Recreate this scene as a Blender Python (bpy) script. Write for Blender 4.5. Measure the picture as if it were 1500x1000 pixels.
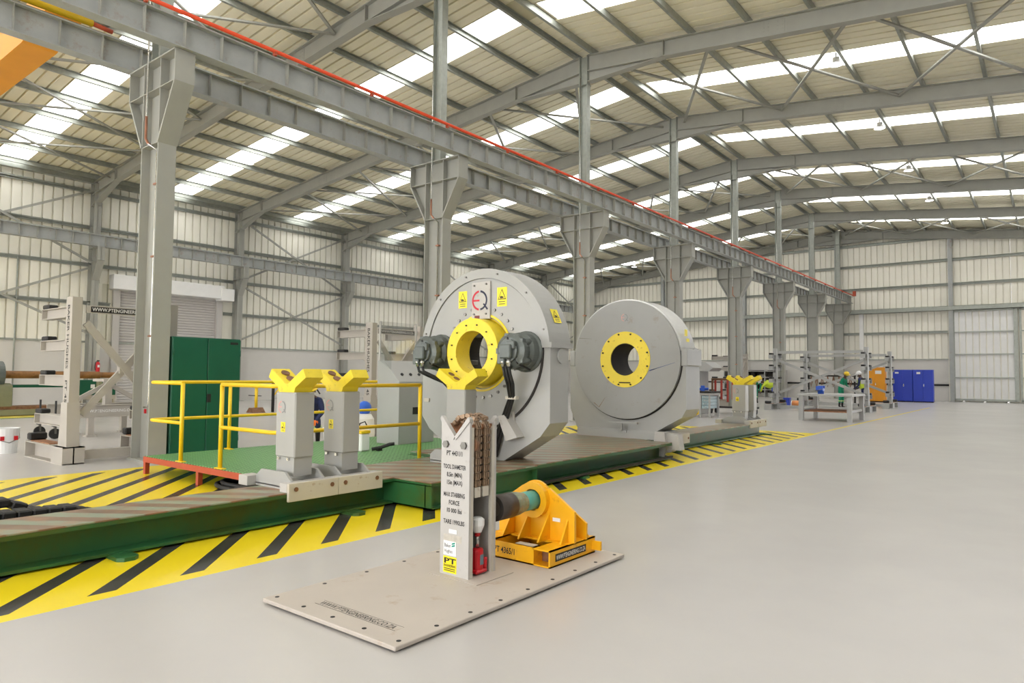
import bpy, bmesh, math, random
from mathutils import Vector, Matrix
random.seed(7)
for o in list(bpy.data.objects): bpy.data.objects.remove(o, do_unlink=True)
S = bpy.context.scene
COL = S.collection
# ------------------------------------------------------------------ camera
FPX, CAM_H, YAW = 1005.0, 1.45, math.radians(38.2)
ROLL = math.atan(0.0098); PITCH = math.atan(48.3*math.cos(ROLL)/FPX)
fw = Vector((-math.sin(YAW)*math.cos(PITCH), math.cos(YAW)*math.cos(PITCH), math.sin(PITCH)))
r0 = Vector((math.cos(YAW), math.sin(YAW), 0)); u0 = r0.cross(fw)
rv = r0*math.cos(ROLL)+u0*math.sin(ROLL); uv = -r0*math.sin(ROLL)+u0*math.cos(ROLL)
cam = bpy.data.objects.new('camera', bpy.data.cameras.new('camera'))
cam.matrix_world = Matrix(((rv.x, uv.x, -fw.x, 0), (rv.y, uv.y, -fw.y, 0), (rv.z, uv.z, -fw.z, CAM_H), (0, 0, 0, 1)))
cam.data.sensor_width = 36.0; cam.data.lens = 36.0*FPX/1500.0; cam.data.clip_end = 400; cam.data.clip_start = .05
COL.objects.link(cam); S.camera = cam
# ------------------------------------------------------------------ sky and exposure
SKY = 7.5
W = bpy.data.worlds.new('overcast_sky'); S.world = W; W.use_nodes = True
bg = W.node_tree.nodes['Background']; bg.inputs[0].default_value = (1.0, .993, 1.02, 1); bg.inputs[1].default_value = SKY
S.view_settings.view_transform = 'Standard'; S.view_settings.look = 'None'
S.view_settings.exposure = 0.0; S.view_settings.gamma = 1.0; S.view_settings.use_curve_mapping = False
# ------------------------------------------------------------------ materials
def _n(nt, t, **k):
    n = nt.nodes.new(t)
    for a, b in k.items(): setattr(n, a, b)
    return n
MATS = {}
def mat(name, c, rough=.5, metal=0., var=.08, scale=6., bump=0., dirt=None, dirt_amt=.0, dirt_scale=3., emit=0., trans=0., coat=0.):
    if name in MATS: return MATS[name]
    m = bpy.data.materials.new(name); m.use_nodes = True; nt = m.node_tree; b = nt.nodes['Principled BSDF']
    tc = _n(nt, 'ShaderNodeTexCoord'); nz = _n(nt, 'ShaderNodeTexNoise'); nz.inputs['Scale'].default_value = scale; nz.inputs['Detail'].default_value = 5
    nt.links.new(tc.outputs['Object'], nz.inputs['Vector'])
    rp = _n(nt, 'ShaderNodeValToRGB'); e = rp.color_ramp.elements
    e[0].position = .3; e[1].position = .7
    e[0].color = tuple(max(0, v*(1-var)) for v in c[:3])+(1,); e[1].color = tuple(min(1, v*(1+var)) for v in c[:3])+(1,)
    nt.links.new(nz.outputs['Fac'], rp.inputs['Fac']); out = rp.outputs['Color']
    if dirt:
        n2 = _n(nt, 'ShaderNodeTexNoise'); n2.inputs['Scale'].default_value = dirt_scale; n2.inputs['Detail'].default_value = 8; n2.inputs['Roughness'].default_value = .7
        nt.links.new(tc.outputs['Object'], n2.inputs['Vector'])
        r2 = _n(nt, 'ShaderNodeValToRGB'); r2.color_ramp.elements[0].position = .62-.25*dirt_amt; r2.color_ramp.elements[1].position = .75-.2*dirt_amt
        nt.links.new(n2.outputs['Fac'], r2.inputs['Fac'])
        mx = _n(nt, 'ShaderNodeMix', data_type='RGBA'); nt.links.new(r2.outputs['Color'], mx.inputs['Factor'])
        nt.links.new(out, mx.inputs['A']); mx.inputs['B'].default_value = tuple(dirt)+(1,); out = mx.outputs['Result']
    nt.links.new(out, b.inputs['Base Color'])
    b.inputs['Roughness'].default_value = rough; b.inputs['Metallic'].default_value = metal
    if coat: b.inputs['Coat Weight'].default_value = coat; b.inputs['Coat Roughness'].default_value = .1
    if emit: b.inputs['Emission Color'].default_value = tuple(c[:3])+(1,); b.inputs['Emission Strength'].default_value = emit
    if trans: b.inputs['Transmission Weight'].default_value = trans; b.inputs['IOR'].default_value = 1.1
    if bump:
        bp = _n(nt, 'ShaderNodeBump'); bp.inputs['Strength'].default_value = bump; bp.inputs['Distance'].default_value = .01
        nt.links.new(nz.outputs['Fac'], bp.inputs['Height']); nt.links.new(bp.outputs['Normal'], b.inputs['Normal'])
    MATS[name] = m; return m
def sr(*v): return tuple(((x/255+.055)/1.055)**2.4 if x/255 > .04045 else x/255/12.92 for x in v)
M_CREAM = mat('cream_sheet', sr(240, 237, 224), .45, var=.02, scale=1.5)
M_ROOF = mat('roof_sheet', sr(240, 234, 210), .45, var=.02, scale=1.5)
M_STEEL = mat('grey_steel_paint', sr(158, 158, 150), .45, var=.04, scale=3)
M_GIRD = mat('girder_paint', sr(165, 168, 166), .5, var=.06, scale=5, dirt=sr(150, 138, 126), dirt_amt=.25, dirt_scale=2.5)
M_GALV = mat('galvanised', sr(162, 166, 158), .4, .35, var=.1, scale=8)
M_WALLP = mat('wall_plaster', sr(212, 209, 203), .7, var=.02, scale=2)
M_MACH = mat('machine_grey', sr(164, 164, 160), .38, var=.03, scale=3)
M_MACHW = mat('machine_grey_worn', sr(152, 152, 148), .4, var=.03, scale=3, dirt=sr(140, 132, 118), dirt_amt=.12, dirt_scale=4)
M_LGREY = mat('light_grey_paint', sr(184, 181, 176), .5, var=.03, scale=4, dirt=sr(150, 142, 128), dirt_amt=.08, dirt_scale=7)
M_PUTTY = mat('putty_paint', sr(196, 190, 176), .5, var=.03, scale=4, dirt=sr(150, 120, 80), dirt_amt=.05, dirt_scale=9)
M_PLATE = mat('base_plate_paint', sr(186, 177, 167), .5, var=.03, scale=3, dirt=sr(170, 150, 128), dirt_amt=.12, dirt_scale=5)
M_RACK = mat('rack_paint', sr(176, 170, 160), .5, var=.03, scale=4)
M_YEL = mat('yellow_paint', sr(240, 200, 28), .4, var=.04, scale=5)
M_VYEL = mat('v_block_yellow', sr(232, 208, 40), .5, var=.05, scale=9, dirt=sr(150, 125, 45), dirt_amt=.12, dirt_scale=14)
M_RINGY = mat('ring_yellow', sr(240, 214, 50), .45, var=.04, scale=6, dirt=sr(120, 85, 40), dirt_amt=.06, dirt_scale=12)
M_ORY = mat('orange_yellow_paint', sr(240, 176, 14), .4, var=.05, scale=6, dirt=sr(196, 130, 20), dirt_amt=.15, dirt_scale=6)
M_GREEN = mat('skid_green', sr(42, 96, 54), .4, var=.1, scale=3, dirt=sr(66, 86, 30), dirt_amt=.6, dirt_scale=1.0)
M_CABG = mat('cabinet_green', sr(10, 88, 62), .45, var=.05, scale=3)
M_GRATE = mat('grating_green', sr(72, 138, 74), .55, var=.12, scale=5)
M_RED = mat('red_oxide', sr(176, 74, 44), .55, var=.08, scale=7)
M_SIGR = mat('signal_red', sr(200, 22, 34), .35, var=.05, scale=5)
M_CRR = mat('conductor_red', sr(226, 78, 42), .5, var=.04, scale=3)
M_BLK = mat('black_rubber', sr(30, 29, 28), .6, var=.2, scale=9)
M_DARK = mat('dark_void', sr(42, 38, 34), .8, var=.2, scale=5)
M_BOLT = mat('bolt_steel', sr(120, 118, 112), .35, .8, var=.15, scale=12)
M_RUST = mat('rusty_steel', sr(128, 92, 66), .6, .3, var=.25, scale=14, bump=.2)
M_CHAIN = mat('chain_steel', sr(152, 128, 104), .5, .5, var=.3, scale=25)
M_MOTOR = mat('motor_grey_green', sr(92, 98, 94), .4, .2, var=.12, scale=9)
M_WHITE = mat('white_paint', sr(232, 232, 230), .5, var=.02, scale=4)
M_BLUE = mat('cabinet_blue', sr(38, 66, 190), .4, var=.04, scale=2)
M_ORG = mat('cabinet_orange', sr(226, 150, 20), .45, var=.04, scale=2)
M_SHUT = mat('shutter_grey', sr(190, 186, 182), .5, var=.02, scale=2)
M_COPPER = mat('copper_pipe', sr(170, 120, 96), .35, .7, var=.1, scale=9)
M_INK = mat('ink_black', sr(28, 26, 25), .6, var=.1, scale=9)
M_SILV = mat('bright_steel', sr(205, 205, 200), .25, .8, var=.05, scale=9)
M_TEAL = mat('teal_paint', sr(84, 160, 150), .4, var=.2, scale=9)
M_WOOD = mat('worn_wood', sr(150, 104, 72), .7, var=.25, scale=18)
# ------------------------------------------------------------------ object helpers
def link(name, me, m, parent=None):
    o = bpy.data.objects.new(name, me)
    if m is not None and me is not None and not me.materials:
        for x in (m if isinstance(m, (list, tuple)) else [m]): me.materials.append(x)
    COL.objects.link(o)
    if parent is not None: o.parent = parent
    return o
def tag(o, label=None, cat=None, group=None, kind=None):
    if label: o['label'] = label
    if cat: o['category'] = cat
    if group: o['group'] = group
    if kind: o['kind'] = kind
    return o
def thing(name, label, cat, loc=(0, 0, 0), rz=0., group=None):
    o = bpy.data.objects.new(name, None); o.empty_display_size = .1; COL.objects.link(o)
    o.location = loc; o.rotation_euler = (0, 0, rz)
    return tag(o, label, cat, group)
def struct(name, loc=(0, 0, 0)):
    o = bpy.data.objects.new(name, None); COL.objects.link(o); o.location = loc; o['kind'] = 'structure'; return o
def dup(root, loc=None, rz=None, label=None):
    def cp(o, par):
        c = o.copy(); COL.objects.link(c); c.parent = par
        for ch in list(o.children): cp(ch, c)
        return c
    r = cp(root, root.parent)
    if loc is not None: r.location = loc
    if rz is not None: r.rotation_euler = (0, 0, rz)
    if label: r['label'] = label
    return r
V = Vector
class MB:
    """collects primitive shapes; build() links them as ONE mesh object"""
    def __init__(s): s.v = []; s.f = []; s.smooth = []
    def add(s, vs, fs, smooth=False):
        n = len(s.v); s.v += [tuple(p) for p in vs]
        for f in fs: s.f.append([i+n for i in f]); s.smooth.append(smooth)
        return s
    def box(s, x0, x1, y0, y1, z0, z1, bev=0.):
        if x0 > x1: x0, x1 = x1, x0
        if y0 > y1: y0, y1 = y1, y0
        if z0 > z1: z0, z1 = z1, z0
        if bev:
            b = min(bev, (x1-x0)*.45, (y1-y0)*.45, (z1-z0)*.45)
            vs = []
            for z, e in ((z0, b), (z0+b, 0), (z1-b, 0), (z1, b)):
                vs += [(x0+b+e*0 if 0 else x0+max(e, b) , y0+e, z), (x1-max(e, b), y0+e, z), (x1-e, y0+max(e, b), z), (x1-e, y1-max(e, b), z),
                       (x1-max(e, b), y1-e, z), (x0+max(e, b), y1-e, z), (x0+e, y1-max(e, b), z), (x0+e, y0+max(e, b), z)]
            fs = [list(range(7, -1, -1)), list(range(24, 32))]
            for k in range(3):
                for i in range(8): j = (i+1) % 8; fs.append([k*8+i, k*8+j, k*8+8+j, k*8+8+i])
            return s.add(vs, fs)
        vs = [(x, y, z) for z in (z0, z1) for y in (y0, y1) for x in (x0, x1)]
        return s.add(vs, [[0, 2, 3, 1], [4, 5, 7, 6], [0, 1, 5, 4], [2, 6, 7, 3], [0, 4, 6, 2], [1, 3, 7, 5]])
    def beam(s, a, b, w, h, up=(0, 0, 1)):
        a, b, up = V(a), V(b), V(up); d = (b-a).normalized(); x = d.cross(up)
        if x.length < 1e-6: x = d.cross(V((1, 0, 0)))
        x.normalize(); y = x.cross(d)
        vs = [p+x*(i*w/2)+y*(j*h/2) for p in (a, b) for i, j in ((-1, -1), (1, -1), (1, 1), (-1, 1))]
        return s.add(vs, [[3, 2, 1, 0], [4, 5, 6, 7]]+[[i, (i+1) % 4, (i+1) % 4+4, i+4] for i in range(4)])
    def prism(s, pts, axis, a, b):
        """polygon pts (2D) extruded along axis from a to b; 'x':(y,z) 'y':(x,z) 'z':(x,y)"""
        def P(p, t): return {'x': (t, p[0], p[1]), 'y': (p[0], t, p[1]), 'z': (p[0], p[1], t)}[axis]
        n = len(pts); vs = [P(p, a) for p in pts]+[P(p, b) for p in pts]
        return s.add(vs, [list(range(n-1, -1, -1)), list(range(n, 2*n))]+[[i, (i+1) % n, (i+1) % n+n, i+n] for i in range(n)])
    def cyl(s, a, b, r, r2=None, n=16, cap=True):
        a, b = V(a), V(b); r2 = r if r2 is None else r2; d = (b-a).normalized()
        x = d.cross(V((0, 0, 1)));  x = d.cross(V((0, 1, 0))) if x.length < 1e-4 else x
        x.normalize(); y = d.cross(x)
        vs = [a+(x*math.cos(t)+y*math.sin(t))*r for t in [2*math.pi*i/n for i in range(n)]]+[b+(x*math.cos(t)+y*math.sin(t))*r2 for t in [2*math.pi*i/n for i in range(n)]]
        s.add(vs, [[i, (i+1) % n, (i+1) % n+n, i+n] for i in range(n)], True)
        if cap: s.add(vs, [list(range(n-1, -1, -1)), list(range(n, 2*n))])
        return s
    def lathe(s, prof, o, axis, n=32, smooth=True):
        """prof: (radius, t along axis); o origin; closed if first==last"""
        o = V(o); d = V(axis).normalized(); x = d.cross(V((0, 0, 1))); x = d.cross(V((0, 1, 0))) if x.length < 1e-4 else x
        x.normalize(); y = d.cross(x); vs = []; m = len(prof)
        for i in range(n):
            t = 2*math.pi*i/n; e = x*math.cos(t)+y*math.sin(t)
            vs += [o+e*r+d*h for r, h in prof]
        fs = []
        for i in range(n):
            j = (i+1) % n
            for k in range(m-1): fs.append([i*m+k, j*m+k, j*m+k+1, i*m+k+1])
        s.add(vs, fs, False); return s
    def tube(s, pts, r, n=8, cap=True):
        pts = [V(p) for p in pts]; m = len(pts); rings = []; px = None
        for i, p in enumerate(pts):
            d = (pts[min(i+1, m-1)]-pts[max(i-1, 0)]).normalized()
            if px is None:
                px = d.cross(V((0, 0, 1)));  px = d.cross(V((0, 1, 0))) if px.length < 1e-3 else px
            px = (px-d*px.dot(d)).normalized(); y = d.cross(px)
            rings += [p+(px*math.cos(2*math.pi*k/n)+y*math.sin(2*math.pi*k/n))*r for k in range(n)]
        fs = [[i*n+k, i*n+(k+1) % n, (i+1)*n+(k+1) % n, (i+1)*n+k] for i in range(m-1) for k in range(n)]
        s.add(rings, fs, True)
        if cap: s.add(rings, [list(range(n-1, -1, -1)), list(range((m-1)*n, m*n))])
        return s
    def ball(s, c, rx, ry=None, rz=None, n=12, m=8):
        ry = ry or rx; rz = rz or rx; vs = []; c = V(c)
        for j in range(m+1):
            p = math.pi*j/m
            for i in range(n): t = 2*math.pi*i/n; vs.append(c+V((rx*math.sin(p)*math.cos(t), ry*math.sin(p)*math.sin(t), rz*math.cos(p))))
        return s.add(vs, [[j*n+i, (j+1)*n+i, (j+1)*n+(i+1) % n, j*n+(i+1) % n] for j in range(m) for i in range(n)], True)
    def mesh(s, name, fix=True):
        me = bpy.data.meshes.new(name); me.from_pydata(s.v, [], s.f)
        for p, sm in zip(me.polygons, s.smooth): p.use_smooth = sm
        if fix:
            bm = bmesh.new(); bm.from_mesh(me); bmesh.ops.remove_doubles(bm, verts=bm.verts, dist=1e-5)
            bmesh.ops.recalc_face_normals(bm, faces=bm.faces); bm.to_mesh(me); bm.free()
        me.update(); return me
    def build(s, name, m, parent=None, fix=True): return link(name, s.mesh(name, fix), m, parent)
def isec(mb, axis, a, b, c, z0, z1, w, tf=.02, tw=.015):
    """I-section along 'x' or 'y' (a..b), centred on c across, from z0 to z1"""
    for A, B, C_, D in ((c-w/2, c+w/2, z0, z0+tf), (c-w/2, c+w/2, z1-tf, z1), (c-tw/2, c+tw/2, z0+tf, z1-tf)):
        mb.box(a, b, A, B, C_, D) if axis == 'x' else mb.box(A, B, a, b, C_, D)
    return mb
def text(s, o, xd, yd, h, m, parent, name='lettering', width=None, align='LEFT', bold=0., sp=1.0):
    """flat print: text s with cap height h, lower-left (or centre) at o, along xd, up yd; width squeezes it"""
    cu = bpy.data.curves.new('t', 'FONT'); cu.body = s; cu.size = 1.; cu.align_x = align; cu.offset = bold; cu.space_character = sp; cu.resolution_u = 2
    to = bpy.data.objects.new('t', cu); COL.objects.link(to)
    me = bpy.data.meshes.new_from_object(to.evaluated_get(bpy.context.evaluated_depsgraph_get()))
    bpy.data.objects.remove(to, do_unlink=True); bpy.data.curves.remove(cu)
    xs = [v.co.x for v in me.vertices]; wd = max(xs)-min(xs) if xs else 1
    k = h/.70; kx = (width/wd) if width else k
    xd, yd, o = V(xd).normalized(), V(yd).normalized(), V(o)
    for v in me.vertices: v.co = o+xd*(v.co.x*kx)+yd*(v.co.y*k)
    me.update(); me.materials.clear(); me.name = name
    return link(name, me, m, parent)
def quad(name, o, xd, yd, w, h, m, parent, t=.002):
    """thin plate (sticker) w x h with lower-left corner o, thickness t towards the viewer side xd x yd"""
    o, xd, yd = V(o), V(xd).normalized(), V(yd).normalized(); nd = xd.cross(yd)
    b = [o, o+xd*w, o+xd*w+yd*h, o+yd*h]; mb = MB(); mb.add(b+[p+nd*t for p in b], [[3, 2, 1, 0], [4, 5, 6, 7], [0, 1, 5, 4], [1, 2, 6, 5], [2, 3, 7, 6], [3, 0, 4, 7]])
    return mb.build(name, m, parent)
XP, XM, YP, YM, ZP = V((1, 0, 0)), V((-1, 0, 0)), V((0, 1, 0)), V((0, -1, 0)), V((0, 0, 1))
# ================================================================== THE HALL
BAY, Y1 = 6.58, 5.17
FR = [Y1+BAY*i for i in range(-2, 8)]            # portal frames along the hall
YN, YF = FR[0]-4.2, 52.0                          # near and far gable
XR, XW, XE = -11.55, -32.2, 9.1                   # ridge line, left wall, right wall
SL = .107
def ztop(x): return 11.65-SL*abs(x-XR)            # top of the rafters
def zsheet(x): return ztop(x)+.2                  # underside of the roof sheets
# ---- floor with painted hazard area
def floor_mat():
    m = bpy.data.materials.new('epoxy_floor'); m.use_nodes = True; nt = m.node_tree; b = nt.nodes['Principled BSDF']
    g = _n(nt, 'ShaderNodeNewGeometry'); sep = _n(nt, 'ShaderNodeSeparateXYZ'); nt.links.new(g.outputs['Position'], sep.inputs[0])
    def mth(op, a, bb=None, c=None):
        n = _n(nt, 'ShaderNodeMath', operation=op)
        for i, v in enumerate((a, bb, c)):
            if v is None: continue
            if isinstance(v, (int, float)): n.inputs[i].default_value = v
            else: nt.links.new(v, n.inputs[i])
        return n.outputs[0]
    X, Y = sep.outputs[0], sep.outputs[1]
    def rng(v, lo, hi): return mth('MULTIPLY', mth('GREATER_THAN', v, lo), mth('LESS_THAN', v, hi))
    def rect(x0, x1, y0, y1): return mth('MULTIPLY', rng(X, x0, x1), rng(Y, y0, y1))
    def mix(f, A, B):
        n = _n(nt, 'ShaderNodeMix', data_type='RGBA'); nt.links.new(f, n.inputs['Factor'])
        for k, v in (('A', A), ('B', B)):
            if isinstance(v, tuple): n.inputs[k].default_value = v+(1,)
            else: nt.links.new(v, n.inputs[k])
        return n.outputs['Result']
    def noise(sc, d=6, r=.6):
        n = _n(nt, 'ShaderNodeTexNoise'); n.inputs['Scale'].default_value = sc; n.inputs['Detail'].default_value = d; n.inputs['Roughness'].default_value = r
        nt.links.new(g.outputs['Position'], n.inputs['Vector']); return n.outputs['Fac']
    def ramp(f, p0, p1, c0, c1):
        n = _n(nt, 'ShaderNodeValToRGB'); e = n.color_ramp.elements; e[0].position = p0; e[1].position = p1; e[0].color = c0+(1,); e[1].color = c1+(1,)
        nt.links.new(f, n.inputs['Fac']); return n.outputs['Color']
    n1, n2 = noise(.35), noise(9., 8, .7)
    base = mix(noise(1.7, 4, .55), ramp(n1, .3, .7, sr(180, 177, 175), sr(187, 184, 181)), ramp(n1, .3, .7, sr(186, 183, 180), sr(194, 191, 187)))
    yel = ramp(n1, .3, .7, sr(236, 208, 18), sr(244, 220, 40))
    blk = ramp(n2, .3, .75, sr(42, 40, 38), sr(74, 70, 66))
    zone = rect(-10.85, -4.77, -8., 18.95); inner = rect(-10.66, -4.9, -7.8, 18.6)
    fr = mth('FRACT', mth('DIVIDE', mth('ADD', mth('ADD', X, Y), 30*.598+3.06), .598))
    stripe = mth('MULTIPLY', mth('LESS_THAN', fr, .3), inner)
    c = mix(zone, base, yel); c = mix(stripe, c, blk)
    c = mix(rect(-4.9, -4.79, 18.9, 40.), c, sr(226, 204, 110))
    c = mix(rect(-29.6, -24.6, -8., 12.), c, sr(232, 208, 90)); c = mix(rect(-24.6, -24.2, -8., 12.), c, sr(120, 160, 90))
    nt.links.new(c, b.inputs['Base Color'])
    b.inputs['Roughness'].default_value = .27
    b.inputs['Specular IOR Level'].default_value = .45
    return m
fl = MB().box(XW-.3, XE+.3, YN-.3, YF+.3, -.3, 0).build('floor', floor_mat()); tag(fl, kind='structure')

# ---- profiled sheet: pans with narrow grooves, 1.097 m cover, runs along +Z (length 1), face at y=0, grooves go to +Y
PITCH_S = BAY/6
def sheet_profile(w):
    n = 3; p = w/n; pts = []
    for i in range(n):
        a = i*p
        pts += [(a, .0), (a+p-.066, .0), (a+p-.062, .085), (a+p-.006, .085)]
    pts += [(w-.002, 0.)]
    return pts
def sheet_mesh(name, w, fn, t=.012):
    """fn(u, off, end) -> 3D point for profile coordinate u, depth off and end 0/1"""
    pts = sheet_profile(w); n = len(pts); vs = []; fs = []
    for e in (0, 1):
        vs += [fn(u, d, e) for u, d in pts]
    for e in (0, 1):
        vs += [fn(u, d+t, e) for u, d in pts]
    for i in range(n-1):
        fs += [[i, i+1, n+i+1, n+i], [2*n+i, 3*n+i, 3*n+i+1, 2*n+i+1]]
        fs += [[i, 2*n+i, 2*n+i+1, i+1], [n+i, n+i+1, 3*n+i+1, 3*n+i]]
    fs += [[0, n, 3*n, 2*n], [n-1, 3*n-1, 4*n-1, 2*n-1]]
    me = bpy.data.meshes.new(name); me.from_pydata([tuple(v) for v in vs], [], fs); me.update(); return me

# ---- ceiling: sheets, skylights, rafters, purlins, bracing
ceil = struct('ceiling')
M_SKY = bpy.data.materials.new('skylight_sheet'); M_SKY.use_nodes = True
_nt = M_SKY.node_tree; _nt.nodes.remove(_nt.nodes['Principled BSDF'])
_t = _n(_nt, 'ShaderNodeBsdfTransparent'); _t.inputs[0].default_value = (.93, .93, .91, 1); _d = _n(_nt, 'ShaderNodeBsdfTranslucent'); _d.inputs[0].default_value = (.9, .9, .88, 1)
_m = _n(_nt, 'ShaderNodeMixShader'); _m.inputs[0].default_value = .18
_nt.links.new(_t.outputs[0], _m.inputs[1]); _nt.links.new(_d.outputs[0], _m.inputs[2]); _nt.links.new(_m.outputs[0], _nt.nodes['Material Output'].inputs[0])
for sgn in (-1, 1):
    xe = XW-.25 if sgn < 0 else XE+.25
    def rf(u, d, e, sgn=sgn, xe=xe):
        x = XR if e == 0 else xe
        return (x, u, 11.85-SL*abs(x-XR)+d)
    me = sheet_mesh('roof_sheet', PITCH_S, rf); me.materials.append(M_ROOF)
    ms = MB(); ms.prism([(XR, 11.86), (xe, 11.86-SL*abs(xe-XR)), (xe, 11.87-SL*abs(xe-XR)), (XR, 11.87)], 'y', 0.0, PITCH_S-.004); ms = ms.mesh('skylight_sheet'); ms.materials.append(M_SKY)
    y = FR[0]-4*PITCH_S
    k = 0
    while y < YF+.5:
        ph = (y-FR[0]+1e-4) % BAY
        sky = abs(ph-3*PITCH_S+.0) < .01
        o = link('skylight_sheet' if sky else 'roof_sheet', ms if sky else me, None, ceil); yo = y-(.42 if sgn < 0 else 0); o.location = (0, yo, 0)
        if sky:
            L = bpy.data.lights.new('skylight_portal', 'AREA'); L.shape = 'RECTANGLE'; L.size = abs(xe-XR)-.1; L.size_y = PITCH_S-.02; L.cycles.is_portal = True
            lo = bpy.data.objects.new('skylight_portal', L); COL.objects.link(lo); lo.parent = ceil
            lo.location = ((XR+xe)/2, yo+PITCH_S/2, 11.835-SL*abs((xe-XR)/2)); lo.rotation_euler = (0, math.atan(SL)*(1 if sgn > 0 else -1), 0)
        y += PITCH_S; k += 1
MB().prism([(XR-.45, 11.83), (XR, 11.88), (XR+.45, 11.83), (XR+.45, 11.9), (XR, 11.96), (XR-.45, 11.9)], 'y', YN-.2, YF+.2).build('ridge_cap', M_ROOF, ceil)
# purlins: lipped C-sections, laid on the rafters
for sgn in (-1, 1):
    for k in range(13):
        x = XR+sgn*(.35+1.64*k); z = ztop(x); t = .012; w = .075
        mb = MB()
        mb.box(x-t/2, x+t/2, YN, YF, z, z+.19)
        a, b_ = (x, x+w) if sgn < 0 else (x-w, x)
        mb.box(a, b_, YN, YF, z, z+t); mb.box(a, b_, YN, YF, z+.19-t, z+.19)
        xe_ = x+w*(1 if sgn < 0 else -1); mb.box(xe_-t/2, xe_+t/2, YN, YF, z, z+.03)
        mb.build('purlin', M_GALV, ceil)
# rafters
def rafter(sgn, yf):
    D, hw = .5, .125
    xs_ = abs((XW if sgn < 0 else XE)-XR)-.15
    P = lambda d, dz: (XR+sgn*d, ztop(XR+sgn*d)+dz)
    mb = MB()
    top = [P(.16, 0), P(xs_, 0)]
    bot = [P(xs_, -1.02), P(xs_-2.2, -D), P(2.75, -D), P(.16, -.86)]
    web = top+bot
    mb.prism(web, 'y', yf-.009, yf+.009)
    def flange(a, b, dz=0):
        dx, dz_ = b[0]-a[0], b[1]-a[1]; L = math.hypot(dx, dz_); n_ = (-dz_/L*.011, dx/L*.011)
        mb.prism([(a[0]-n_[0], a[1]-n_[1]), (b[0]-n_[0], b[1]-n_[1]), (b[0]+n_[0], b[1]+n_[1]), (a[0]+n_[0], a[1]+n_[1])], 'y', yf-hw, yf+hw)
    flange((top[0][0], top[0][1]-.011), (top[1][0], top[1][1]-.011))
    for i in range(3): flange(bot[i], bot[i+1])
    flange(P(2.75, -D), P(.16, -D-.02)); flange(P(xs_-2.2, -D), P(xs_, -D-.02))
    for d, dz in ((2.75, -D), (xs_-2.2, -D)):
        x, z = P(d, 0); mb.box(x-.008, x+.008, yf-.115, yf+.115, z+dz, z-.02)
    o = mb.build('rafter', M_STEEL, ceil)
    for d in (5.9, 13.6):
        x, z = P(d, 0); sp = MB()
        sp.prism([P(d-.3, -D+.02), P(d+.3, -D+.02), P(d+.3, -.02), P(d-.3, -.02)], 'y', yf-.022, yf+.022)
        for q in (-.24, -.12, .12, .24):
            for h in (-.42, -.32, -.22, -.12, -.06):
                xx, zz = P(d+q, h); sp.cyl((xx, yf-.04, zz), (xx, yf+.04, zz), .014, n=6)
        sp.prism([P(d-.3, -.005), P(d+.3, -.005), P(d+.3, .012), P(d-.3, .012)], 'y', yf-.12, yf+.12)
        sp.prism([P(d-.3, -D-.014), P(d+.3, -D-.014), P(d+.3, -D+.004), P(d-.3, -D+.004)], 'y', yf-.12, yf+.12)
        sp.build('splice_plate', M_STEEL, o)
for yf in FR[:-1]+[YF-.35]:
    for sgn in (-1, 1): rafter(sgn, yf)
# roof bracing in alternate bays
for i in (0, 2, 4, 6, 8):
    ya, yb = FR[i]+.05, (FR[i+1] if i < 8 else YF-.4)-.05
    if i == 8: ya, yb = FR[8]+.05, YF-.4
    for sgn in (-1, 1):
        for c in range(5):
            d0, d1 = .45+3.7*c, .45+3.7*(c+1)
            for a, b_, dz in ((d0, d1, 0), (d1, d0, -.03)):
                x0, x1 = XR+sgn*a, XR+sgn*b_
                MB().beam((x0, ya, ztop(x0)-.2+dz), (x1, yb, ztop(x1)-.2+dz), .09, .05).build('brace', M_STEEL, ceil)

# ---- left wall
wl = struct('wall_left')
MB().box(XW-.3, XW-.02, YN, YF, 0, 2.67).build('dado_wall', M_WALLP, wl)
MB().box(XW-.02, XW+.04, YN, YF, 2.62, 2.7).build('drip_flashing', M_GALV, wl)
DY0, DY1, DZ = 12.85, 17.45, 4.98                # roller shutter opening
def wf(z0, z1):
    def f(u, d, e): return (XW-d, u, z0 if e == 0 else z1)
    return f
ztw = zsheet(XW)
full = sheet_mesh('cladding_sheet', PITCH_S, wf(2.67, ztw)); upper = sheet_mesh('cladding_sheet', PITCH_S, wf(DZ, ztw))
for me in (full, upper): me.materials.append(M_CREAM)
y = FR[0]-4*PITCH_S
while y < YF-.05:
    door = y+PITCH_S > DY0+.05 and y < DY1-.05
    o = link('cladding_sheet', upper if door else full, None, wl); o.location = (0, y, 0); y += PITCH_S
for z in (4.23, 5.85, 7.46, 9.0):
    for a, b_ in (((YN, DY0-.3), (DY1+.3, YF)) if z < 5 else ((YN, YF),)):
        mb = MB(); mb.box(XW+.01, XW+.02, a, b_, z, z+.15); mb.box(XW+.01, XW+.12, a, b_, z+.14, z+.15); mb.box(XW+.01, XW+.12, a, b_, z, z+.012); mb.box(XW+.11, XW+.12, a, b_, z+.1, z+.15)
        mb.build('girt', M_GALV, wl)
MB().box(XW+.0, XW+.25, YN, YF, 9.42, 9.62).build('eave_beam', M_GALV, wl)
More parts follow.
